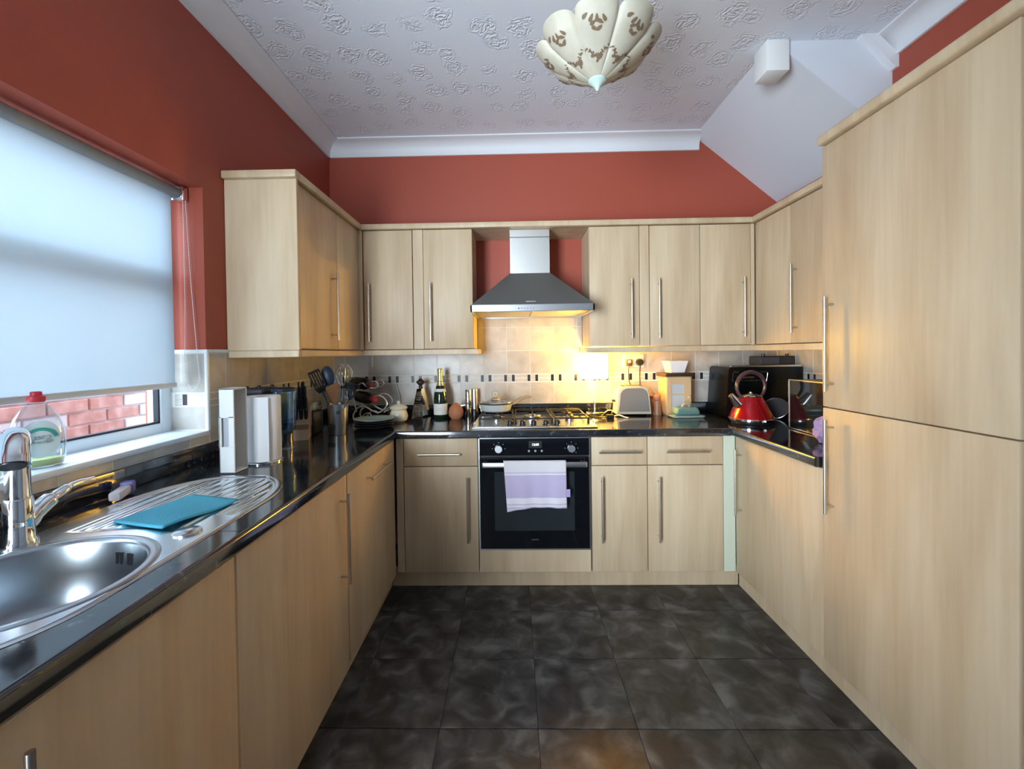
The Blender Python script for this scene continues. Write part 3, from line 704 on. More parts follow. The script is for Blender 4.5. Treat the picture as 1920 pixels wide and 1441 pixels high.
# ------------------------------------------------------------------ bottles on the sill
def soap(x, y, label, rz, k):
    t = thing('soap_bottle', label, 'bottle', (x, y, WZ0 + .0085), rz=rz)
    prof = [(.040, 0), (.052, .004), (.056, .03), (.057, .07), (.054, .105), (.044, .135), (.030, .158), (.019, .170), (.016, .178)]
    MB().lathe(prof, n=28, sy=.52).build('bottle_body', CLEAR, t, ang=60)
    MB().lathe([(.030, .004), (.050, .005), (.053, .022), (.030, .0225)], n=28, sy=.50).build('liquid', LIQ, t)
    MB().lathe([(.017, .176), (.019, .180), (.019, .190), (.012, .194), (.012, .202), (.009, .204), (0, .204)], n=20, sy=.85).build('cap', REDC, t)
    def lb(s, e, dy):
        mm = MB(); pr = [(0, 0)]; N_ = 32
        V = [(0, -.0305 - dy, .078)] + [(s * .041 * cos(2 * pi * i / N_), -.0305 - dy + .010 * (s * .041 * cos(2 * pi * i / N_) / .05) ** 2 * 1.0, .078 + e * .050 * sin(2 * pi * i / N_)) for i in range(N_)]
        mm.raw(V, [(0, 1 + i, 1 + (i + 1) % N_) for i in range(N_)]); return mm
    L = lb(1, 1, 0).build('label', GLABEL, t); 
    mm = MB(); V = []; F = []
    for i in range(25):
        a = radians(20 + i * 140 / 24)
        for rr in (.029, .037): V.append((rr * cos(a) * 1.02, -.0312 + .010 * (rr * cos(a) / .05) ** 2, .070 + rr * 1.05 * sin(a)))
    for i in range(24): F.append((2 * i, 2 * i + 1, 2 * i + 3, 2 * i + 2))
    mm.raw(V, F).build('green_band', GREENL, L)
    text('TESCO', .0135, (0, -.0322, .082), (pi / 2, 0, 0), GREYT, L); text('Anti Bac', .0105, (0, -.0322, .070), (pi / 2, 0, 0), GREYT, L)
    return t
soap(-1.285, 1.140, 'clear washing-up liquid bottle with red cap, fully in view on the sill', 60, 0)
soap(-1.295, 1.000, 'clear washing-up liquid bottle cut off by the photo edge on the sill', 50, 1)

# ------------------------------------------------------------------ left worktop things
Z = ZW + .0005
t = thing('cream_tray', 'cream plastic tray standing on end, slot handle facing the camera', 'tray', (-1.005, 1.55, Z))
m = MB(); x0, x1, y0, y1, z0, z1 = -1.033, -.978, 1.49, 1.568, Z, Z + .298
m.box(x0, x0 + .006, y0, y1, z0, z1, .002); m.box(x0, x1, y1 - .006, y1, z0, z1, .002); m.box(x0, x1, y0, y1, z1 - .006, z1, .002); m.box(x0, x1, y0, y1, z0, z0 + .006, .002)
m.box(x0, x1, y0, y0 + .006, z0, z0 + .094, .002).box(x0, x1, y0, y0 + .006, z0 + .194, z1, .002).box(x0, x0 + .010, y0, y0 + .006, z0 + .09, z0 + .2, .001).box(x1 - .020, x1, y0, y0 + .006, z0 + .09, z0 + .2, .001)
m.build('tray_shell', CREAM, t)
box(x0 + .010, x1 - .020, y0 + .008, y0 + .020, z0 + .09, z0 + .2, .002).build('slot_lining', mat('grey_slot', (.42, .43, .47), .6), t)
t = thing('kitchen_roll', 'white kitchen roll on a chrome holder, beside the cream tray', 'kitchen roll', (-.985, 1.685, Z))
cx, cy = -.985, 1.672
MB().lathe([(.072, 0), (.072, .004), (.068, .007), (0, .007)], (cx, cy, Z), n=32).build('holder', CHROME, t)
MB().lathe([(.020, .008), (.064, .008), (.066, .012), (.066, .250), (.064, .254), (.020, .254), (.020, .008)], (cx, cy, Z), n=40, cap=False).build('paper', PAPER, t)
MB().lathe([(.0195, .009), (.0195, .252), (.0175, .252), (.0175, .009)], (cx, cy, Z), n=24).build('tube', mat('grey_card_tube', (.33, .31, .29), .8), t)
def sheet(u, v):
    a = radians(-138 + u * 88); r = .0668 + .0045 * u * u + .001 * sin(v * 5) * u
    return (cx + r * cos(a) + .010 * (u ** 3), cy + r * sin(a), Z + .010 + v * .242)
o = MB().grid(sheet, 16, 6).build('loose_sheet', PAPER, t, recalc=False)
t = thing('small_appliance', 'dark grey appliance with small knobs, behind the kitchen roll', 'appliance', (-1.13, 1.93, Z))
box(-1.195, -1.082, 1.84, 2.0, Z, Z + .245, .02, 3).build('body', DGREY, t); box(-1.19, -1.088, 1.85, 1.99, Z + .243, Z + .268, .012, 3).build('top_cover', DGREY, t)
for y, x in ((1.86, -1.16), (1.90, -1.13), (1.96, -1.105)): MB().lathe([(.009, 0), (.009, .008), (.006, .012), (0, .013)], (x, y, Z + .267), n=14).build('button', BLACK, t)
t = thing('blue_jug', 'blue tinted clear jug with a stemmed base, right of the kitchen roll', 'jug', (-1.0, 1.90, Z))
jc = (-1.022, 1.905, Z)
MB().lathe([(.004, .066), (.03, .068), (.044, .082), (.048, .12), (.050, .20), (.053, .255), (.0505, .255), (.047, .20), (.044, .12), (.030, .075), (.004, .070)], jc, n=36).build('jug_body', BLUEG, t, ang=50)
MB().lathe([(.053, .252), (.055, .256), (.053, .264), (.030, .270), (0, .271)], jc, n=36).build('lid', BLUES, t)
MB().lathe([(.042, 0), (.040, .003), (.036, .006), (.034, .05), (.036, .066), (.004, .0655)], jc, n=36).build('base', CLEAR, t, ang=50)
t = thing('knife_block', 'pale wooden knife block full of black-handled knives', 'knife block', (-1.055, 2.13, Z), rz=20)
m = MB(); m.prism([(-.065, 0), (.065, 0), (.065, .155), (-.065, .085)], 'x', -.035, .035); m.build('block', LWOOD, t)
box(-.0355, .0355, -.0665, -.0645, .052, .076).build('dark_band', MWOOD, t)
for k, (x, z, L_) in enumerate(((-.022, .10, .10), (.0, .10, .10), (.022, .10, .10), (-.012, .135, .12), (.012, .135, .12), (.0, .16, .115))):
    m = MB(); y = -.05 + (z - .09) * 1.6
    m.tube([(x, y, z - .004), (x + .002, y - .025, z + .045), (x + .004, y - .048, z + L_)], [.0075, .0095, .008], n=10, smooth=4); kn = m.build('knife_handle', BLACK, t)
    m = MB(); m.lathe([(0, -.004), (.004, 0), (0, .004)], (x + .003, y - .041, z + .05), n=8); m.build('rivet', CHROME, kn)
t = thing('black_appliance', 'low black box standing between the knife block and the utensil pot', 'box', (-1.09, 2.28, Z))
box(-1.14, -1.04, 2.225, 2.34, Z, Z + .115, .008, 2).build('body', BLACK, t); box(-1.136, -1.044, 2.228, 2.337, Z + .115, Z + .165, .01, 2).build('clear_cover', CLEAR, t)
MB().tube([(-1.055 + .007 * cos(k * 1.1), 2.218 + .003 * sin(k * 1.1), Z + .05 + k * .0016) for k in range(60)], .0016, n=5, smooth=2).build('coiled_cable', WHITE, t, kind='stuff')
# utensil pot
ux, uy = -.915, 2.225
t = thing('utensil_pot', 'brushed steel utensil pot holding spoons and turners', 'pot', (ux, uy, Z))
MB().lathe([(0, 0), (.044, 0), (.0455, .003), (.052, .155), (.053, .158), (.0505, .158), (.044, .006), (0, .006)], (ux, uy, Z), n=36).build('pot', STEEL, t)
m = MB()
for dz in (.035, .041, .047, .053, .11, .116, .122):
    m.box(ux - .03, ux + .005, uy - .0535 - dz * .04, uy - .0425 - dz * .04, Z + dz, Z + dz + .003) if dz < .1 else m.box(ux + .012, ux + .03, uy - .050, uy - .042, Z + dz, Z + dz + .003)
m.build('printed_lines', BLACK, t)
def utensil(nm, lb, mt, top, bot, head, cat='utensil'):
    a = Vector(bot) + Vector((ux, uy, Z + .012)); b = Vector(top)
    o = thing(nm, lb, cat, a); MB().tube([a, a.lerp(b, .5), b], [.0045, .005, .006], n=8, smooth=3).build('shaft', mt if nm != 'whisk' else CHROME, o)
    d = (b - a).normalized(); q = d.to_track_quat('Z', 'X').to_matrix().to_4x4(); m = MB(); m.M = Matrix.Translation(b) @ q
    head(m); return o, m
def flat(w, L, t_=.003, slots=0, rr=.012):
    def f(m):
        n_ = slots + 1
        m.prism([(-w * .35, -.002), (w * .35, -.002), (w / 2, .02), (w / 2, .028), (-w / 2, .028), (-w / 2, .02)], 'y', -t_ / 2, t_ / 2)
        if slots:
            st = w / (2 * slots + 1)
            for k in range(slots + 1): m.box(-w / 2 + 2 * k * st, -w / 2 + (2 * k + 1) * st, -t_ / 2, t_ / 2, .028, L - .012)
            m.box(-w / 2, w / 2, -t_ / 2, t_ / 2, L - .012, L, .001)
        else: m.prism([(-w / 2, .028), (w / 2, .028), (w * .48, L - .006), (w * .4, L), (-w * .4, L), (-w * .48, L - .006)], 'y', -t_ / 2, t_ / 2)
    return f
def rotz(m, deg): m.M = m.M @ Matrix.Rotation(radians(deg), 4, 'Z')
def spoonhead(w, L):
    def f(m):
        def g(u, v):
            r = v; a = u * 2 * pi; return (w / 2 * r * cos(a), -.008 * (1 - r * r), L / 2 + L / 2 * r * sin(a))
        m.grid(g, 24, 5); m.grid(lambda u, v: tuple(Vector(g(u, v)) + Vector((0, -.002, 0))), 24, 5)
    return f
o, m = utensil('slotted_turner', 'black slotted turner leaning left out of the utensil pot', BLUES, (-.975, 2.19, 1.10), (.02, 0, 0), lambda m: None)
rotz(m, 25); flat(.062, .115, .003, 4)(m); m.build('blade', BLACK, o)
o, m = utensil('serving_spoon', 'navy silicone spoon standing tallest at left in the utensil pot', BLUES, (-.955, 2.235, 1.125), (.012, .012, 0), lambda m: None)
rotz(m, 15); spoonhead(.062, .105)(m); m.build('spoon_bowl', BLUES, o)
o, m = utensil('wooden_spatula', 'broad brown wooden spatula in the front of the utensil pot', MWOOD, (-.915, 2.185, 1.045), (.008, -.015, 0), lambda m: None)
rotz(m, -8); m.prism([(-.008, -.006), (.008, -.006), (.040, .085), (.036, .095), (-.036, .088), (-.040, .078)], 'y', -.003, .003); m.build('blade', MWOOD, o)
o, m = utensil('whisk', 'chrome balloon whisk standing in the utensil pot', CHROME, (-.895, 2.245, 1.11), (0, .02, 0), lambda m: None)
for k in range(9):
    mm = Matrix.Scale(1.15, 4) @ Matrix.Rotation(pi * k / 9, 4, 'Z'); m.tube([mm @ Vector(p) for p in ((.006, 0, 0), (.030, 0, .04), (.036, 0, .078), (.020, 0, .105), (0, 0, .110), (-.020, 0, .105), (-.036, 0, .078), (-.030, 0, .04), (-.006, 0, 0))], .0015, n=5, smooth=4)
m.build('wires', CHROME, o)
o, m = utensil('ladle', 'black ladle with a rounded bowl, at the right of the utensil pot', BLACK, (-.862, 2.26, 1.09), (-.01, .015, 0), lambda m: None)
rotz(m, 20); m.lathe([(0, -.002), (.018, 0), (.034, .018), (.040, .045), (.038, .045), (.030, .02), (0, .003)], n=24); m.build('ladle_bowl', BLACK, o)
o, m = utensil('pasta_spoon', 'black toothed pasta spoon leaning right out of the utensil pot', BLACK, (-.855, 2.20, 1.055), (-.015, -.01, 0), lambda m: None)
rotz(m, 5); spoonhead(.058, .085)(m)
for k in range(5): m.cyl((-.022 + k * .011, -.004, .06), (-.024 + k * .012, -.018, .066), .0025, n=6)
m.build('spoon_bowl', BLACK, o)
o, m = utensil('grey_tongs', 'silver tongs with rounded ends sticking out right of the utensil pot', STEEL, (-.848, 2.19, 1.065), (-.02, -.02, 0), lambda m: None)
m.tube([(0, 0, 0), (.012, 0, .012), (.02, -.004, .03)], [.005, .006, .007], n=10); m.build('tip', CHROME, o)
# plates
for k in range(4):
    w = k == 3; px, py = -.79 + random.uniform(-.003, .003), 2.425 + random.uniform(-.003, .003)
    o = MB().lathe([(0, 0), (.065, 0), (.075, .004), (.109, .013), (.110, .0155), (.108, .016), (.074, .0075), (.065, .005), (0, .005)], (px, py, Z + k * .0125), n=48).build('dinner_plate', TEALP if w else BLACK)
    tag(o, ['black dinner plate at the bottom of the stack left of the garlic pot', 'black dinner plate second from the bottom of the plate stack', 'black dinner plate just under the pale top plate', 'pale grey-green plate on top of the plate stack'][k], 'plate', 'stacked dinner plates')
# wire wine rack with two bottles
t = thing('wine_rack', 'wavy silver wire wine rack in the left back corner', 'wine rack', (-.9, 2.72, Z))
m = MB()
for dy in (0, .12):
    y = 2.64 + dy
    m.tube([(-.985, y, Z + .003), (-.99, y, Z + .04), (-.96, y, Z + .085), (-.915, y, Z + .09), (-.87, y, Z + .065), (-.83, y, Z + .055), (-.79, y, Z + .085), (-.785, y, Z + .12), (-.81, y, Z + .15), (-.85, y, Z + .155), (-.90, y, Z + .125)], .005, n=8, smooth=6)
    m.tube([(-.955, y, Z + .225), (-.93, y, Z + .235), (-.905, y, Z + .215), (-.885, y, Z + .22), (-.872, y, Z + .24), (-.85, y, Z + .245), (-.835, y, Z + .225), (-.85, y, Z + .205), (-.875, y, Z + .205), (-.89, y, Z + .222)], .0045, n=8, smooth=6)
    m.tube([(-.96, y, Z + .003), (-.92, y, Z + .045), (-.89, y, Z + .05), (-.875, y, Z + .03)], .003, n=8, smooth=6)
    m.tube([(-.97, y, Z + .06), (-.985, y, Z + .15), (-.965, y, Z + .22), (-.955, y, Z + .225)], .003, n=8, smooth=6)
for x, z in ((-.985, .01), (-.80, .057), (-.85, .155), (-.955, .226)): m.cyl((x, 2.64, Z + z), (x, 2.76, Z + z), .003, n=8)
m.build('wire_frame', mat('bright_silver_wire', (.86, .86, .84), .3, .85), t)
def winebottle(c, d, lb, capm):
    t = thing('wine_bottle', lb, 'bottle', c); q = Vector(d).normalized().to_track_quat('Z', 'Y').to_matrix().to_4x4()
    m = MB(); m.M = Matrix.Translation(c) @ q; m.lathe([(0, 0), (.034, 0), (.037, .004), (.037, .16), (.030, .19), (.016, .215), (.0145, .24)], n=28); m.build('bottle_body', BLACK, t)
    m = MB(); m.M = Matrix.Translation(c) @ q; m.lathe([(.0150, .222), (.0158, .225), (.0158, .285), (.014, .289), (0, .289)], n=20); m.build('cap', capm, t)
winebottle((-1.01, 2.80, Z + .14), (.62, -.78, 0), 'dark wine bottle with red foil cap lying low in the wire rack', REDC)
winebottle((-1.035, 2.815, Z + .228), (.62, -.78, 0), 'dark wine bottle with dull red cap lying high in the wire rack', mat('dull_red_cap', (.20, .03, .025), .5))
MB_ = MB().lathe([(0, 0), (.030, 0), (.040, .018), (.041, .04), (.030, .062), (.012, .072), (0, .073)], (-.80, 2.84, Z), n=28)
tag(MB_.build('brown_pot', mat('brown_glaze', (.10, .065, .035), .2, coat=.4)), 'small brown glazed round pot behind the cream garlic pot', 'pot')
t = thing('garlic_pot', 'cream ceramic garlic pot with knobbed lid, left of the box grater', 'pot', (-.70, 2.62, Z))
gc = (-.703, 2.615, Z)
MB().lathe([(0, 0), (.034, 0), (.050, .012), (.0565, .035), (.050, .058), (.044, .072), (.050, .080), (.050, .082), (.040, .082)], gc, n=36).build('pot', CREAMC, t)
MB().lathe([(.053, .082), (.054, .086), (.045, .097), (.02, .106), (.008, .109), (.007, .114), (.012, .120), (.010, .126), (0, .128)], gc, n=36).build('lid', CREAMC, t)
t = thing('hanging_cord', 'thin white flex hanging down the tiles above the garlic pot', 'cord', (-.73, 2.89, 1.0))
MB().tube([(-.80, 2.899, 1.12), (-.785, 2.896, 1.06), (-.770, 2.890, 1.0), (-.765, 2.88, .95), (-.762, 2.86, Z + .003)], .0028, n=8, smooth=5).build('flex', WHITE, t)
box(-.958, -.950, YB - .014, YB - .007, 1.20, 1.275, .002).build('cord_cover', WHITE); bpy.data.objects['cord_cover']['label'] = 'short white plastic trunking strip on the tiles under the left corner cabinet'; bpy.data.objects['cord_cover']['category'] = 'trunking'
# box grater
t = thing('box_grater', 'tapered steel box grater with black knob handle', 'grater', (-.605, 2.79, Z), rz=-28)
def fr(w0, d0, w1, d1, h):
    m = MB(); v = [(-w0, -d0, 0), (w0, -d0, 0), (w0, d0, 0), (-w0, d0, 0), (-w1, -d1, h), (w1, -d1, h), (w1, d1, h), (-w1, d1, h)]
    m.raw(v, [(0, 1, 5, 4), (1, 2, 6, 5), (2, 3, 7, 6), (3, 0, 4, 7), (4, 5, 6, 7), (3, 2, 1, 0)]); return m
fr(.048, .040, .018, .016, .185).build('grater_body', CHROME, t)
m = MB()
for k in range(7):
    for j in range(-2, 3):
        z = .02 + k * .013; w = (.048 - .03 * z / .185); m.lathe([(0, -.003), (.003, 0), (0, .003)], (j * w * .36, -(.040 - .024 * z / .185), z), n=6)
for z in (.112, .14): m.box(-.016, .016, -(.041 - .024 * z / .185) - .004, -(.040 - .024 * z / .185), z, z + .012, .002)
m.build('teeth', STEEL, t, kind='stuff')
MB().lathe([(.012, .185), (.014, .195), (.010, .205), (.016, .213), (.027, .223), (.027, .232), (.014, .242), (.010, .25), (0, .252)], n=24).build('knob', DWOOD, t)
# champagne bottle
bc = (-.474, 2.77, Z)
t = thing('champagne_bottle', 'dark green champagne bottle with gold foil neck and white label', 'bottle', bc)
MB().lathe([(0, 0), (.040, 0), (.0435, .005), (.0435, .125), (.040, .155), (.028, .195), (.018, .225), (.0155, .245)], bc, n=36).build('bottle_body', GREENG, t)
MB().lathe([(.0245, .206), (.0170, .232), (.0160, .255), (.0155, .290), (.0175, .292), (.0175, .305), (.015, .314), (0, .315)], bc, n=28).build('foil', FOIL, t)
MB().lathe([(.0440, .022), (.0440, .092)], bc, n=36, cap=False).build('label', LABEL, t)
MB().lathe([(.0385, .168), (.033, .186)], bc, n=28, cap=False).build('neck_label', LABEL, t)
m = MB()
for z, w in ((.062, .012), (.050, .016)): m.grid(lambda u, v: (bc[0] + .0444 * sin((u - .5) * w / .022), bc[1] - .0444 * cos((u - .5) * w / .022), Z + z + .0015 * sin(u * 14) + .0014 * v), 12, 1)
m.build('label_script', GREYT, t, kind='stuff')
t = tag(MB().lathe([(0, 0), (.030, 0), (.044, .018), (.048, .042), (.042, .066), (.024, .088), (.010, .098), (0, .101)], (-.368, 2.72, Z), n=32).build('terracotta_keeper', TERRA), 'egg-shaped orange terracotta keeper beside the champagne bottle', 'pot')
t = thing('steel_cylinder', 'tall shiny steel cylinder left of the hob', 'canister', (-.30, 2.82, Z))
MB().lathe([(0, 0), (.019, 0), (.020, .002), (.020, .172), (.018, .176), (0, .176)], (-.299, 2.80, Z), n=28).build('cylinder', CHROME, t)
t = thing('pepper_grinder', 'steel grinder with black base band, behind the steel cylinder', 'grinder', (-.26, 2.85, Z))
MB().lathe([(0, .045), (.0205, .045), (.0205, .168), (.019, .175), (0, .175)], (-.262, 2.845, Z), n=28).build('cylinder', STEEL, t); MB().lathe([(0, 0), (.026, 0), (.026, .03), (.021, .045), (0, .045)], (-.262, 2.845, Z), n=28).build('base', BLACK, t)

# ------------------------------------------------------------------ hob, pan, hood
hb = thing('gas_hob', 'five-burner stainless gas hob with black pan supports', 'hob', (.107, 2.59, Z))
hx0, hx1, hy0, hy1 = -.232, .448, 2.335, 2.845
m = MB(); m.box(hx0, hx1, hy0, hy1, Z, Z + .007, .003, 2).box(hx0 + .012, hx1 - .012, hy0 + .012, hy1 - .012, Z + .007, Z + .0095, .001)
m.build('hob_plate', STEEL, hb)
burn = [(-.105, 2.555, .028), (-.105, 2.73, .036), (.108, 2.62, .056), (.325, 2.73, .036), (.322, 2.54, .028)]
for x, y, r in burn:
    b = MB().lathe([(r * 1.25, .009), (r * 1.25, .012), (r, .014), (r, .024), (r * .9, .024)], (x, y, Z), n=32).build('burner', STEEL, hb)
    MB().lathe([(r * .95, .0245), (r * .95, .030), (r * .88, .033), (0, .033)], (x, y, Z), n=32).build('burner_cap', BLACKM if r < .05 else STEEL, b)
for xa, xb in ((hx0 + .03, -.005), (.0, .215), (.222, hx1 - .03)):
    m = MB(); zc = Z + .044; ya, yb = 2.43, 2.825; hh = .006
    for y in (ya, yb): m.box(xa, xb, y - hh, y + hh, zc - .009, zc, .002)
    for x in (xa + .006, xb - .006): m.box(x - hh, x + hh, ya, yb, zc - .009, zc, .002)
    xm = (xa + xb) / 2
    cs = [b for b in burn if xa < b[0] < xb]
    for bx_, by_, r in cs:
        for sx_ in (-1, 1):
            m.box(min(bx_ + sx_ * .02, (xa if sx_ < 0 else xb)), max(bx_ + sx_ * .02, (xa if sx_ < 0 else xb)), by_ - .004, by_ + .004, zc - .008, zc + .003, .001)
        m.box(bx_ - .004, bx_ + .004, by_ + .02, min(by_ + .09, yb), zc - .008, zc + .003, .001); m.box(bx_ - .004, bx_ + .004, max(by_ - .09, ya), by_ - .02, zc - .008, zc + .003, .001)
    for x in (xa + .006, xb - .006):
        for y in (ya, yb): m.box(x - .006, x + .006, y - .006, y + .006, Z + .009, zc - .005)
    m.build('pan_support', BLACKM, hb)
for x in (-.024, .044, .105, .172, .234):
    m = MB(); m.lathe([(.019, .0095), (.019, .013), (.0155, .015), (.0145, .034), (.012, .037), (0, .037)], (x, 2.385, Z), n=20); m.box(x - .0035, x + .0035, 2.371, 2.399, Z + .034, Z + .042, .001)
    m.build('control_knob', BLACK, hb)
pc = Vector((-.118, 2.715, Z + .0455))
t = thing('frying_pan', 'pale grey lidded frying pan with a bronze handle on the rear left burner', 'pan', pc)
MB().lathe([(0, 0), (.078, 0), (.092, .008), (.105, .048), (.106, .051), (.103, .051), (.090, .012), (.078, .004), (0, .004)], pc, n=44).build('pan_body', PANG, t)
MB().lathe([(.1062, .0475), (.1072, .052), (.1015, .0525)], pc, n=44, cap=False).build('rim', BLACK, t)
ld = MB().lathe([(.101, .0535), (.099, .056), (.075, .064), (.040, .071), (.0, .074)], pc, n=44).build('lid', CLEAR, t, ang=60)
MB().lathe([(.098, .0530), (.103, .0545), (.100, .0590), (.095, .058)], pc, n=44, cap=False).build('lid_rim', CHROME, ld)
m = MB(); m.lathe([(0, .073), (.030, .073), (.028, .080), (.012, .086), (.008, .092), (0, .092)], pc, n=24)
old = m.M; m.M = Matrix.Translation(pc + Vector((0, 0, .108))) @ Matrix.Rotation(pi / 2, 4, 'X'); m.lathe([(.009, -.010), (.018, -.010), (.021, 0), (.018, .010), (.009, .010), (.009, -.010)], n=24, cap=False); m.M = old
m.build('lid_knob', GOLDH, ld)
MB().tube([pc + Vector(p) for p in ((.098, .005, .042), (.125, .010, .052), (.155, .015, .072), (.19, .02, .083), (.225, .025, .086))], [.008, .010, .011, .010, .007], n=12, smooth=5).build('pan_handle', GOLDH, t)
# hood
ho = thing('cooker_hood', 'stainless pyramid chimney cooker hood above the hob', 'cooker hood', (.106, 2.65, 1.513))
X0, X1, Y0, Y1 = -.238, .451, 2.405, YB - .009
m = MB()
a, b = (X0 + .004, Y0 + .004), (X1 - .004, Y1); c0, c1 = (-.018, 2.655), (.227, Y1)
zb_, zt_ = 1.551, 1.768
v = [(a[0], a[1], zb_), (b[0], a[1], zb_), (b[0], b[1], zb_), (a[0], b[1], zb_), (c0[0], c0[1], zt_), (c1[0], c0[1], zt_), (c1[0], c1[1], zt_), (c0[0], c1[1], zt_)]
m.raw(v, [(0, 1, 5, 4), (1, 2, 6, 5), (2, 3, 7, 6), (3, 0, 4, 7), (4, 5, 6, 7), (3, 2, 1, 0)]); m.build('canopy', STEELD, ho, ang=20)
m = MB(); t_ = .012
m.box(X0, X1, Y0, Y0 + t_, 1.513, 1.552, .002).box(X0, X0 + t_, Y0, Y1, 1.513, 1.552, .002).box(X1 - t_, X1, Y0, Y1, 1.513, 1.552, .002).box(X0, X1, Y1 - t_, Y1, 1.513, 1.552)
fa = m.build('fascia', STEEL, ho)
m = MB()
for k in range(6):
    x = .030 + k * .0165; m.cyl((x, Y0 + .001, 1.529), (x, Y0 - .0022, 1.529), .0034 if k == 0 else .0024, n=12)
m.build('buttons', BLACK, fa)
box(.070, .128, Y0 + .016, Y0 + .018, 1.566, 1.571).build('maker_mark', GREYT, ho)
for a, b in ((X0 + .013, .104), (.108, X1 - .013)): box(a, b, Y0 + .013, Y1 - .013, 1.520, 1.528, .002).build('grease_filter', mat('filter_mesh', (.55, .52, .45), .45, .8, bump=.4, bscale=400), ho)
m = MB(); m.box(-.018, .227, 2.66, Y1, 1.7665, 2.0355, .002).box(-.0155, .2245, 2.663, Y1, 1.95, 2.0355)
ch = m.build('chimney', mat('polished_steel', (.82, .80, .76), .34, 1, bump=.02, bscale=30), ho)
box(-.0195, .2285, 2.6585, 2.6605, 1.985, 1.990).build('seam', STEELD, ch)

# ------------------------------------------------------------------ table lamp, toaster, sockets
lx, ly = .515, 2.80
t = thing('table_lamp', 'lit table lamp with a white shade and chrome stem, right of the hob', 'lamp', (lx, ly, Z))
MB().lathe([(0, 0), (.056, 0), (.058, .003), (.058, .021), (.054, .025), (.010, .027), (0, .028)], (lx, ly, Z), n=40).build('base', CHROME, t)
MB().cyl((lx, ly, Z + .025), (lx, ly, Z + .30), .0062, n=16).build('stem', CHROME, t)
m = MB(); ns = 6; R0, R1, h0, h1 = .098, .098, 1.112, 1.268
v = []; 
for i in range(ns):
    a = 2 * pi * (i + .3) / ns
    for r, z in ((R0, h0), (R1, h1)): v.append((lx + r * cos(a), ly + r * sin(a) * .9, z))
m.raw(v, [(2 * i, 2 * ((i + 1) % ns), 2 * ((i + 1) % ns) + 1, 2 * i + 1) for i in range(ns)])
o = m.build('lamp_shade', SHADE, t, ang=20, recalc=False)
m = MB(); 
for i in range(3): a = 2 * pi * i / 3; m.cyl((lx, ly, 1.118), (lx + .084 * cos(a), ly + .076 * sin(a), 1.118), .0015, n=6)
m.lathe([(.012, 1.10), (.014, 1.105), (.014, 1.150), (0, 1.150)], (lx, ly, 0), n=16); m.build('fitting', CHROME, t)
MB().lathe([(.012, 1.150), (.018, 1.165), (.030, 1.190), (.027, 1.210), (.014, 1.222), (0, 1.225)], (lx, ly, 0), n=20).build('bulb', mat('lit_bulb', (1, .9, .7), .5, emit=(1, .74, .36), estr=60), t)
pl = bpy.data.lights.new('lamp_bulb_light', 'POINT'); pl.energy = 46; pl.color = (1, .58, .035); pl.shadow_soft_size = .035
po = bpy.data.objects.new('lamp_bulb_light', pl); C.objects.link(po); po.parent = t; po.location = (0, 0, 1.245 - Z)
t = thing('toaster', 'grey-sided two-slot toaster standing between the lamp and the mills', 'toaster', (.753, 2.81, Z))
x0, x1, y0, y1, zt = .645, .862, 2.742, 2.875, Z + .187
def rr(x0, x1, z0, z1, r, r2=.006):
    pts = [(x0 + .0, z0), (x1, z0)]
    for k in range(7): a = k * pi / 12; pts.append((x1 - .012 - r + r * cos(a), z1 - r + r * sin(a)))
    for k in range(7): a = pi / 2 + k * pi / 12; pts.append((x0 + .012 + r + r * cos(a), z1 - r + r * sin(a)))
    return pts
MB().prism(rr(x0, x1, Z + .012, zt, .05), 'y', y0 + .008, y1 - .008).build('shell', TOASTC, t)
MB().prism(rr(x0 + .012, x1 - .012, Z + .028, zt - .012, .045), 'y', y0, y0 + .009).build('side_panel', TOASTG, t)
MB().prism(rr(x0 + .012, x1 - .012, Z + .028, zt - .012, .045), 'y', y1 - .009, y1).build('side_panel', TOASTG, t)
m = MB(); m.box(.690, .815, 2.778, 2.796, zt - .004, zt + .0015, .001).box(.690, .815, 2.820, 2.838, zt - .004, zt + .0015, .001); m.build('slots', BLACK, t)
m = MB()
for x in (x0 + .02, x1 - .02):
    for y in (y0 + .02, y1 - .02): m.cyl((x, y, Z), (x, y, Z + .013), .007, n=10)
m.build('feet', BLACK, t)
m = MB(); m.box(x0 - .016, x0 + .004, 2.796, 2.822, Z + .085, Z + .100, .003); m.build('lever', BLACK, t)
t = thing('wall_socket', 'ivory double wall socket on the tiles above the toaster', 'socket', (.79, YB - .01, 1.17))
box(.717, .864, YB - .019, YB - .007, 1.176, 1.264, .004, 2).build('face_plate', SOCK, t)
m = MB()
for x in (.776, .803): m.box(x - .006, x + .006, YB - .022, YB - .018, 1.235, 1.252, .001)
m.build('switches', SOCK, t)
t = thing('square_plug', 'square dark plug with a light centre in the left socket outlet', 'plug', (.757, YB - .03, 1.18)); box(.735, .778, YB - .055, YB - .0195, 1.186, 1.231, .006, 2).build('plug_body', mat('brown_plug', (.05, .04, .025), .4), t)
box(.747, .766, YB - .0568, YB - .054, 1.208, 1.224, .003).build('white_patch', WHITE, t)
MB().tube([(.756, YB - .045, 1.187), (.757, YB - .03, 1.13), (.765, YB - .02, 1.08), (.79, YB - .03, 1.02), (.80, YB - .018, .96)], .0026, n=8, smooth=5).build('flex', BLACK, t)
t = thing('round_plug', 'round black plug in the right socket outlet', 'plug', (.83, YB - .03, 1.18))
m = MB(); m.cyl((.832, YB - .0195, 1.210), (.832, YB - .05, 1.210), .026, .021, 8); m.build('plug_body', BLACK, t)
MB().tube([(.833, YB - .035, 1.192), (.832, YB - .025, 1.14), (.835, YB - .02, 1.06), (.838, YB - .025, 1.0), (.836, YB - .018, .95)], .0032, n=8, smooth=5).build('flex', BLACK, t)
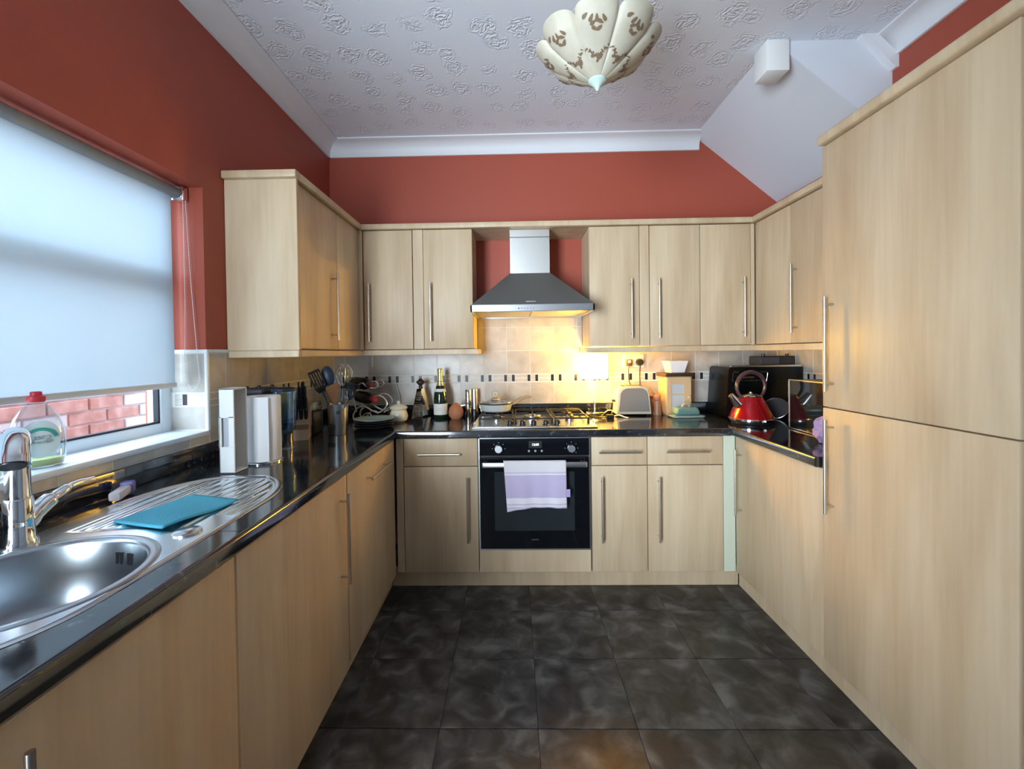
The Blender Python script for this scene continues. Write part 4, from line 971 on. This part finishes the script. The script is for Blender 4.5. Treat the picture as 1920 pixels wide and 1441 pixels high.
t = thing('cable_switch', 'small black cable switch block in front of the toaster', 'switch', (.585, 2.66, Z)); box(.562, .606, 2.648, 2.678, Z, Z + .024, .003).build('block', BLACK, t)
MB().tube([(.562, 2.663, Z + .010), (.53, 2.675, Z + .006), (.50, 2.70, Z + .004), (.47, 2.735, Z + .004)], .003, n=8).build('flex', BLACK, t); MB().tube([(.606, 2.663, Z + .012), (.64, 2.672, Z + .018), (.67, 2.66, Z + .008), (.69, 2.652, Z + .004)], .0035, n=8).build('flex', WHITE, t)
tag(MB().tube([(.574, 2.80, Z + .012), (.60, 2.80, Z + .030), (.63, 2.815, Z + .026), (.636, 2.85, Z + .004)], .003, n=8).build('lamp_cord', WHITE), 'white lamp cord looping from the lamp base behind the toaster', 'cord')
tag(box(.39, .43, 2.40, 2.46, Z + .0465, Z + .056, .003).build('hob_spoon_rest', STEEL), 'small flat steel scraper resting on the right pan support', 'utensil') if False else None
def mill(x, y, s, lb):
    t = thing('pepper_mill', lb, 'mill', (x, y, Z)); MB().lathe([(0, 0), (.026, 0), (.026, .012), (.022, .03), (.021, .06), (.024, .085 * s), (.0235, .092 * s)], (x, y, Z), n=24).build('body', MILLW, t)
    MB().lathe([(.020, .094 * s), (.023, .099 * s), (.0225, .118 * s), (.012, .130 * s), (.004, .134 * s), (.004, .140 * s), (0, .141 * s)], (x, y, Z), n=24).build('top', MILLW, t)
mill(.912, 2.785, 1.0, 'copper-brown wooden mill in front, between toaster and mini cupboard'); mill(.893, 2.861, .98, 'copper-brown wooden mill tucked behind beside the toaster')
# mini cupboard
t = thing('mini_cupboard', 'small pine countertop cupboard with glazed door and dark top', 'cupboard', (1.03, 2.82, Z), rz=4)
m = MB(); hw, hd, hh = .078, .062, .246
m.box(-hw, -hw + .008, -hd, hd, 0, hh).box(hw - .008, hw, -hd, hd, 0, hh).box(-hw, hw, hd - .006, hd, 0, hh).box(-hw, hw, -hd, hd, 0, .010).box(-hw, hw, -hd, hd, hh - .008, hh).box(-hw, hw, -hd + .006, hd, .115, .122)
m.build('carcass', PINE, t)
m = MB(); y0, y1 = -hd - .014, -hd - .001
m.box(-hw, -hw + .030, y0, y1, .004, hh - .004, .001).box(hw - .047, hw, y0, y1, .004, hh - .004, .001).box(-hw + .03, hw - .047, y0, y1, .004, .040).box(-hw + .03, hw - .047, y0, y1, .198, hh - .004).box(-hw + .03, hw - .047, y0, y1, .128, .136)
dr = m.build('door', PINE, t)
box(-hw + .03, hw - .047, -hd - .008, -hd - .006, .04, .198).build('pane', mat('patterned_glass', (.50, .53, .55), .25, bump=.5, bscale=40), dr)
MB().lathe([(.004, 0), (.004, .006), (.009, .012), (.008, .018), (0, .02)], n=16).build('knob', PINE, dr)
kn = [c for c in dr.children if c.name.startswith('knob')][0]; kn.location = (hw - .018, -hd - .014, .118); kn.rotation_euler = (pi / 2, 0, 0)
for v in kn.data.vertices: pass
box(-hw - .014, hw + .014, -hd - .026, hd + .004, hh + .0005, hh + .022, .006, 2).build('top_board', DWOOD, t)
t = thing('white_bowl', 'square flared white china bowl standing on the mini cupboard', 'bowl', (1.035, 2.815, Z + .2465 + .0225), rz=6)
m = MB(); a, b, h, w = .043, .060, .074, .004
v = [];
for s_, z in ((a, 0), (b, h), (b - w, h), (a - w, .005)):
    for sx_, sy_ in ((-1, -1), (1, -1), (1, 1), (-1, 1)): v.append((s_ * sx_, s_ * sy_, z))
fcs = [(3, 2, 1, 0), (12, 13, 14, 15)]
for k in range(3):
    for i in range(4): fcs.append((k * 4 + i, k * 4 + (i + 1) % 4, (k + 1) * 4 + (i + 1) % 4, (k + 1) * 4 + i))
m.raw(v, fcs).build('bowl_body', WHITEC, t, ang=20)
# butter dish
t = thing('butter_dish', 'blue-green lidded butter dish in front of the mini cupboard', 'butter dish', (1.05, 2.68, Z), rz=3)
MB().box(-.092, .092, -.045, .045, .001, .010, .004, 2).box(-.098, .098, -.050, .050, .008, .014, .003, 2).build('dish', TEALP, t)
m = MB(); bmx = bmesh.new(); bmesh.ops.create_cube(bmx, size=1)
for v in bmx.verts: s_ = .86 if v.co.z > 0 else 1; v.co = Vector((v.co.x * .166 * s_, v.co.y * .080 * s_, .0145 + (v.co.z + .5) * .048))
bmesh.ops.bevel(bmx, geom=list(bmx.edges), offset=.021, segments=5, affect='EDGES', profile=.5)
m.merge(bmx); m.build('cover', TEAL, t)
MB().tube([(-.022, .0, .060), (-.020, 0, .074), (0, 0, .082), (.020, 0, .074), (.022, 0, .060)], .0045, n=10, smooth=5).build('cover_handle', TEALP, t)

# ------------------------------------------------------------------ right corner
t = thing('countertop_cooker', 'large glossy black countertop cooker with chrome top strip, behind the red kettle', 'cooker', (1.51, 2.74, Z))
BG2 = mat('black_gloss_plastic', (.004, .004, .004), .22, spec=.3)
m = MB(); fx0, fx1, fy0, fy1, fz = 1.285, 1.722, 2.625, 2.88, Z + .305
m.prism([(fx0 - .018, Z + .008), (fx1, Z + .008), (fx1, fz), (fx0 + .012, fz), (fx0 + .002, fz - .012)], 'y', fy0, fy1); m.build('body', BG2, t)
m = MB(); m.box(fx0 + .012, fx1 - .002, fy0 - .002, fy0 + .02, fz - .002, fz + .011, .003); m.build('chrome_strip', STEEL, t)
yy = fy0 - .0012
m = MB(); L_ = lambda *p: m.tube([(x, yy, z) for x, z in p], .0016, n=6, smooth=0)
zc = fz - .03
L_((1.345, zc), (1.318, zc), (1.312, zc - .006), (1.306, zc - .05), (1.316, zc - .055)); L_((1.475, zc), (1.512, zc), (1.517, zc - .006), (1.509, zc - .055))
L_((1.335, zc - .052), (1.475, zc - .052))
for k in range(4): x = 1.362 + k * .029; m.box(x, x + .005, yy - .001, yy, zc - .05, zc - .045)
m.box(1.372, 1.438, yy - .001, yy + .001, zc - .037, zc - .027, .0008); m.build('panel_lines', GOLDT, t)
m = MB()
for x in (fx0 + .03, fx1 - .03):
    for y in (fy0 + .03, fy1 - .03): m.cyl((x, y, Z), (x, y, Z + .009), .012, n=10)
m.build('feet', BLACK, t)
t = thing('black_box', 'flat black box with two knobs on top of the large black cooker', 'box', (1.62, 2.75, fz + .0065))
box(1.515, 1.725, 2.70, 2.83, fz + .0065, fz + .062, .004).build('body', BLACK, t); box(1.52, 1.63, 2.698, 2.7005, fz + .012, fz + .056).build('grey_panel', DGREY, t)
m = MB()
for x in (1.545, 1.69): m.cyl((x, 2.72, fz + .062), (x, 2.72, fz + .076), .010, n=12)
m.build('knobs', BLACK, t)
kx, ky = 1.325, 2.455
t = thing('kettle', 'red metallic pyramid kettle with ring handle, on a dark base', 'kettle', (kx, ky, Z))
MB().lathe([(0, 0), (.098, 0), (.100, .004), (.100, .012), (.094, .016), (0, .016)], (kx, ky, Z), n=40).build('power_base', BLACK, t)
MB().lathe([(0, .017), (.112, .017), (.115, .022), (.114, .032), (.060, .142), (.056, .148), (.050, .150)], (kx, ky, Z), n=44).build('kettle_body', REDM, t, ang=50)
MB().lathe([(.114, .017), (.1165, .019), (.1165, .028), (.113, .031)], (kx, ky, Z), n=44, cap=False).build('base_band', CHROME, t)
MB().lathe([(.058, .146), (.060, .150), (.050, .158), (.022, .164), (.010, .166), (.010, .172), (0, .174)], (kx, ky, Z), n=36).build('lid', CHROME, t)
ux_ = Vector((.985, .17, 0))
MB().tube([Vector((kx, ky, Z)) + ux_ * p + Vector((0, 0, z)) for p, z in ((-.060, .140), (-.083, .180), (-.083, .225), (-.055, .265), (0, .283), (.055, .265), (.085, .225), (.085, .180), (.060, .138))], [.008, .009, .010, .0115, .012, .0115, .010, .009, .008], n=12, smooth=6).build('ring_handle', SMOKE, t, ang=60)
m = MB(); b0 = Vector((kx, ky, Z)) - ux_ * .078 + Vector((0, 0, .105)); b1 = b0 - ux_ * .045 + Vector((0, 0, .052)); m.cyl(b0, b1, .026, .016, 14); m.build('spout', CHROME, t)
m = MB(); m.M = Matrix.Translation((1.512, 2.545, Z + .068)) @ Matrix.Rotation(radians(-64), 4, 'X') @ Matrix.Rotation(radians(18), 4, 'Y'); m.lathe([(0, .012), (.05, .009), (.066, 0), (.069, -.002), (.066, -.004), (0, .006)], n=36)
o = m.build('pan_lid', DGREY); tag(o, 'round dark lid leaning upright between the kettle and the microwave', 'lid'); 
m = MB(); m.M = Matrix.Translation((1.512, 2.545, Z + .068)) @ Matrix.Rotation(radians(-64), 4, 'X') @ Matrix.Rotation(radians(18), 4, 'Y'); m.lathe([(.064, .001), (.070, -.001), (.070, -.004), (.060, .003)], n=36, cap=False); m.build('lid_edge', STEEL, o)
t = thing('microwave', 'black glass-fronted microwave with pale metal edge, beside the tall unit', 'microwave', (1.58, 2.03, Z))
box(1.432, 1.725, 1.79, 2.268, Z + .008, Z + .252, .004).build('body', BLACK, t)
dd = box(1.420, 1.431, 1.79, 2.270, Z + .005, Z + .252, .002).build('door', BLACKG, t)
m = MB()
for a in ((1.788, 2.2725, Z + .249, Z + .2545), (1.788, 2.2725, Z + .003, Z + .0075), (2.2675, 2.2725, Z + .003, Z + .2545)): m.box(1.417, 1.4225, *a)
m.build('edge_trim', GOLDT, dd)
m = MB()
for x in (1.46, 1.70):
    for y in (1.82, 2.24): m.cyl((x, y, Z), (x, y, Z + .009), .010, n=10)
m.build('feet', BLACK, t)
tag(MB().lathe([(0, 0), (.055, 0), (.075, .012), (.030, .020), (.012, .024), (.010, .034), (0, .036)], (1.58, 2.06, Z + .2525), n=28).build('small_black_lid', BLACK), 'small black knobbed lid lying on top of the microwave', 'saucer')  # modelled as a small lid with a knob
bmx = bmesh.new(); bmesh.ops.create_icosphere(bmx, subdivisions=4, radius=1)
for v in bmx.verts:
    n_ = v.co.normalized(); k = 1 + .28 * noise.noise(n_ * 2.6) + .16 * abs(noise.noise(n_ * 6)); v.co = Vector((1.345 + n_.x * .042 * k, 1.895 + n_.y * .05 * k, max(Z, Z + .052 + n_.z * .058 * k)))
m = MB(); m.merge(bmx); tag(m.build('lilac_bag', LILAC, ang=25), 'crumpled lilac plastic bag half hidden behind the tall unit handle', 'bag')

# ------------------------------------------------------------------ ceiling pendant
px, py = .317, 1.60; ZT = 2.253
t = thing('ceiling_pendant', 'cream scalloped pendant lampshade with brown floral print hanging from the ceiling', 'pendant light', (px, py, ZT))
NG = 8; PH0 = radians(11.3)
def shade(ph, v, off=0):
    # ph: angle, v: 0 tip .. 1 rim
    g = ((ph - PH0) / (2 * pi) * NG) % 1; bul = max(0, 1 - (2 * g - 1) ** 2) ** .5
    rim = max(0, (v - .78) / .22)
    r = .018 + .178 * v ** .93 + .030 * bul * min(1, v * 1.25) - .012 * rim ** 2 * (1.2 - bul)
    z = .012 + .128 * v ** 1.12 + .016 * bul * rim ** .8
    r += off
    return (px + r * cos(ph), py + r * sin(ph), ZT + z - off * .6)
o = MB().grid(lambda u, v: shade(u * 2 * pi + PH0, v), 160, 26).build('lampshade', SHADEC, t, ang=50, recalc=False)
m = MB()
def blob(pc_, vc, wa, wv, rot, pts=10):
    V = [shade(pc_, vc, .0022)]
    for i in range(pts):
        a = 2 * pi * i / pts; x = wa * cos(a); y = wv * sin(a) * (1 - .5 * cos(a)); c, s_ = cos(rot), sin(rot)
        V.append(shade(pc_ + (x * c - y * s_) / max(.25, vc), vc + (x * s_ + y * c), .0022))
    m.raw(V, [(0, 1 + i, 1 + (i + 1) % pts) for i in range(pts)])
for g in range(NG):
    c = (g + .5) * 2 * pi / NG + PH0
    for k, (da, dv_, ro) in enumerate(((-.07, .02, .5), (.07, .02, -.5), (-.045, -.05, -.7), (.05, -.05, .7), (0, .062, 1.57), (-.10, .075, .9), (.13, .06, 2.2), (-.20, .12, .3))): blob(c + da, .70 + dv_, .045, .022, ro)
    for k in range(20):
        q = k / 19; blob(c - .33 + .66 * q, .30 + .30 * abs(q - .5) + .018 * sin(k * 2.4), .016 + .014 * (k % 4 == 0), .010, k * 1.3, 7)
    blob(c + .10, .31, .045, .028, .9); blob(c - .14, .33, .03, .02, .2); blob(c + .02, .26, .03, .012, 1.2)
m.build('printed_motif', PRINTB, t, recalc=False, kind='stuff')
MB().lathe([(0, -.022), (.006, -.018), (.010, -.008), (.020, .002), (.032, .012), (.033, .017), (.026, .020), (.010, .020)], (px, py, ZT), n=28).build('finial', FINIAL, t)
m = MB(); m.cyl((px, py, ZT + .018), (px, py, ZC - .03), .004, n=10); m.lathe([(0, -.035), (.045, -.03), (.05, 0)], (px, py, ZC), n=28); m.build('flex_and_rose', WHITE, t)

# repeats share a group
GR = {'base_unit': 'base units under the worktop', 'wall_cabinet': 'wall cabinets above the worktop', 'soap_bottle': 'washing-up bottles on the sill', 'wine_bottle': 'wine bottles in the wire rack',
      'pepper_mill': 'wooden mills beside the toaster', 'plinth': 'plinths along the floor', 'filler_strip': 'filler strips between wall cabinets', 'corner_post': 'corner posts of the base run'}
for o in list(C.objects):
    k = o.name.split('.')[0]
    if o.parent is None and k in GR: o['group'] = GR[k]
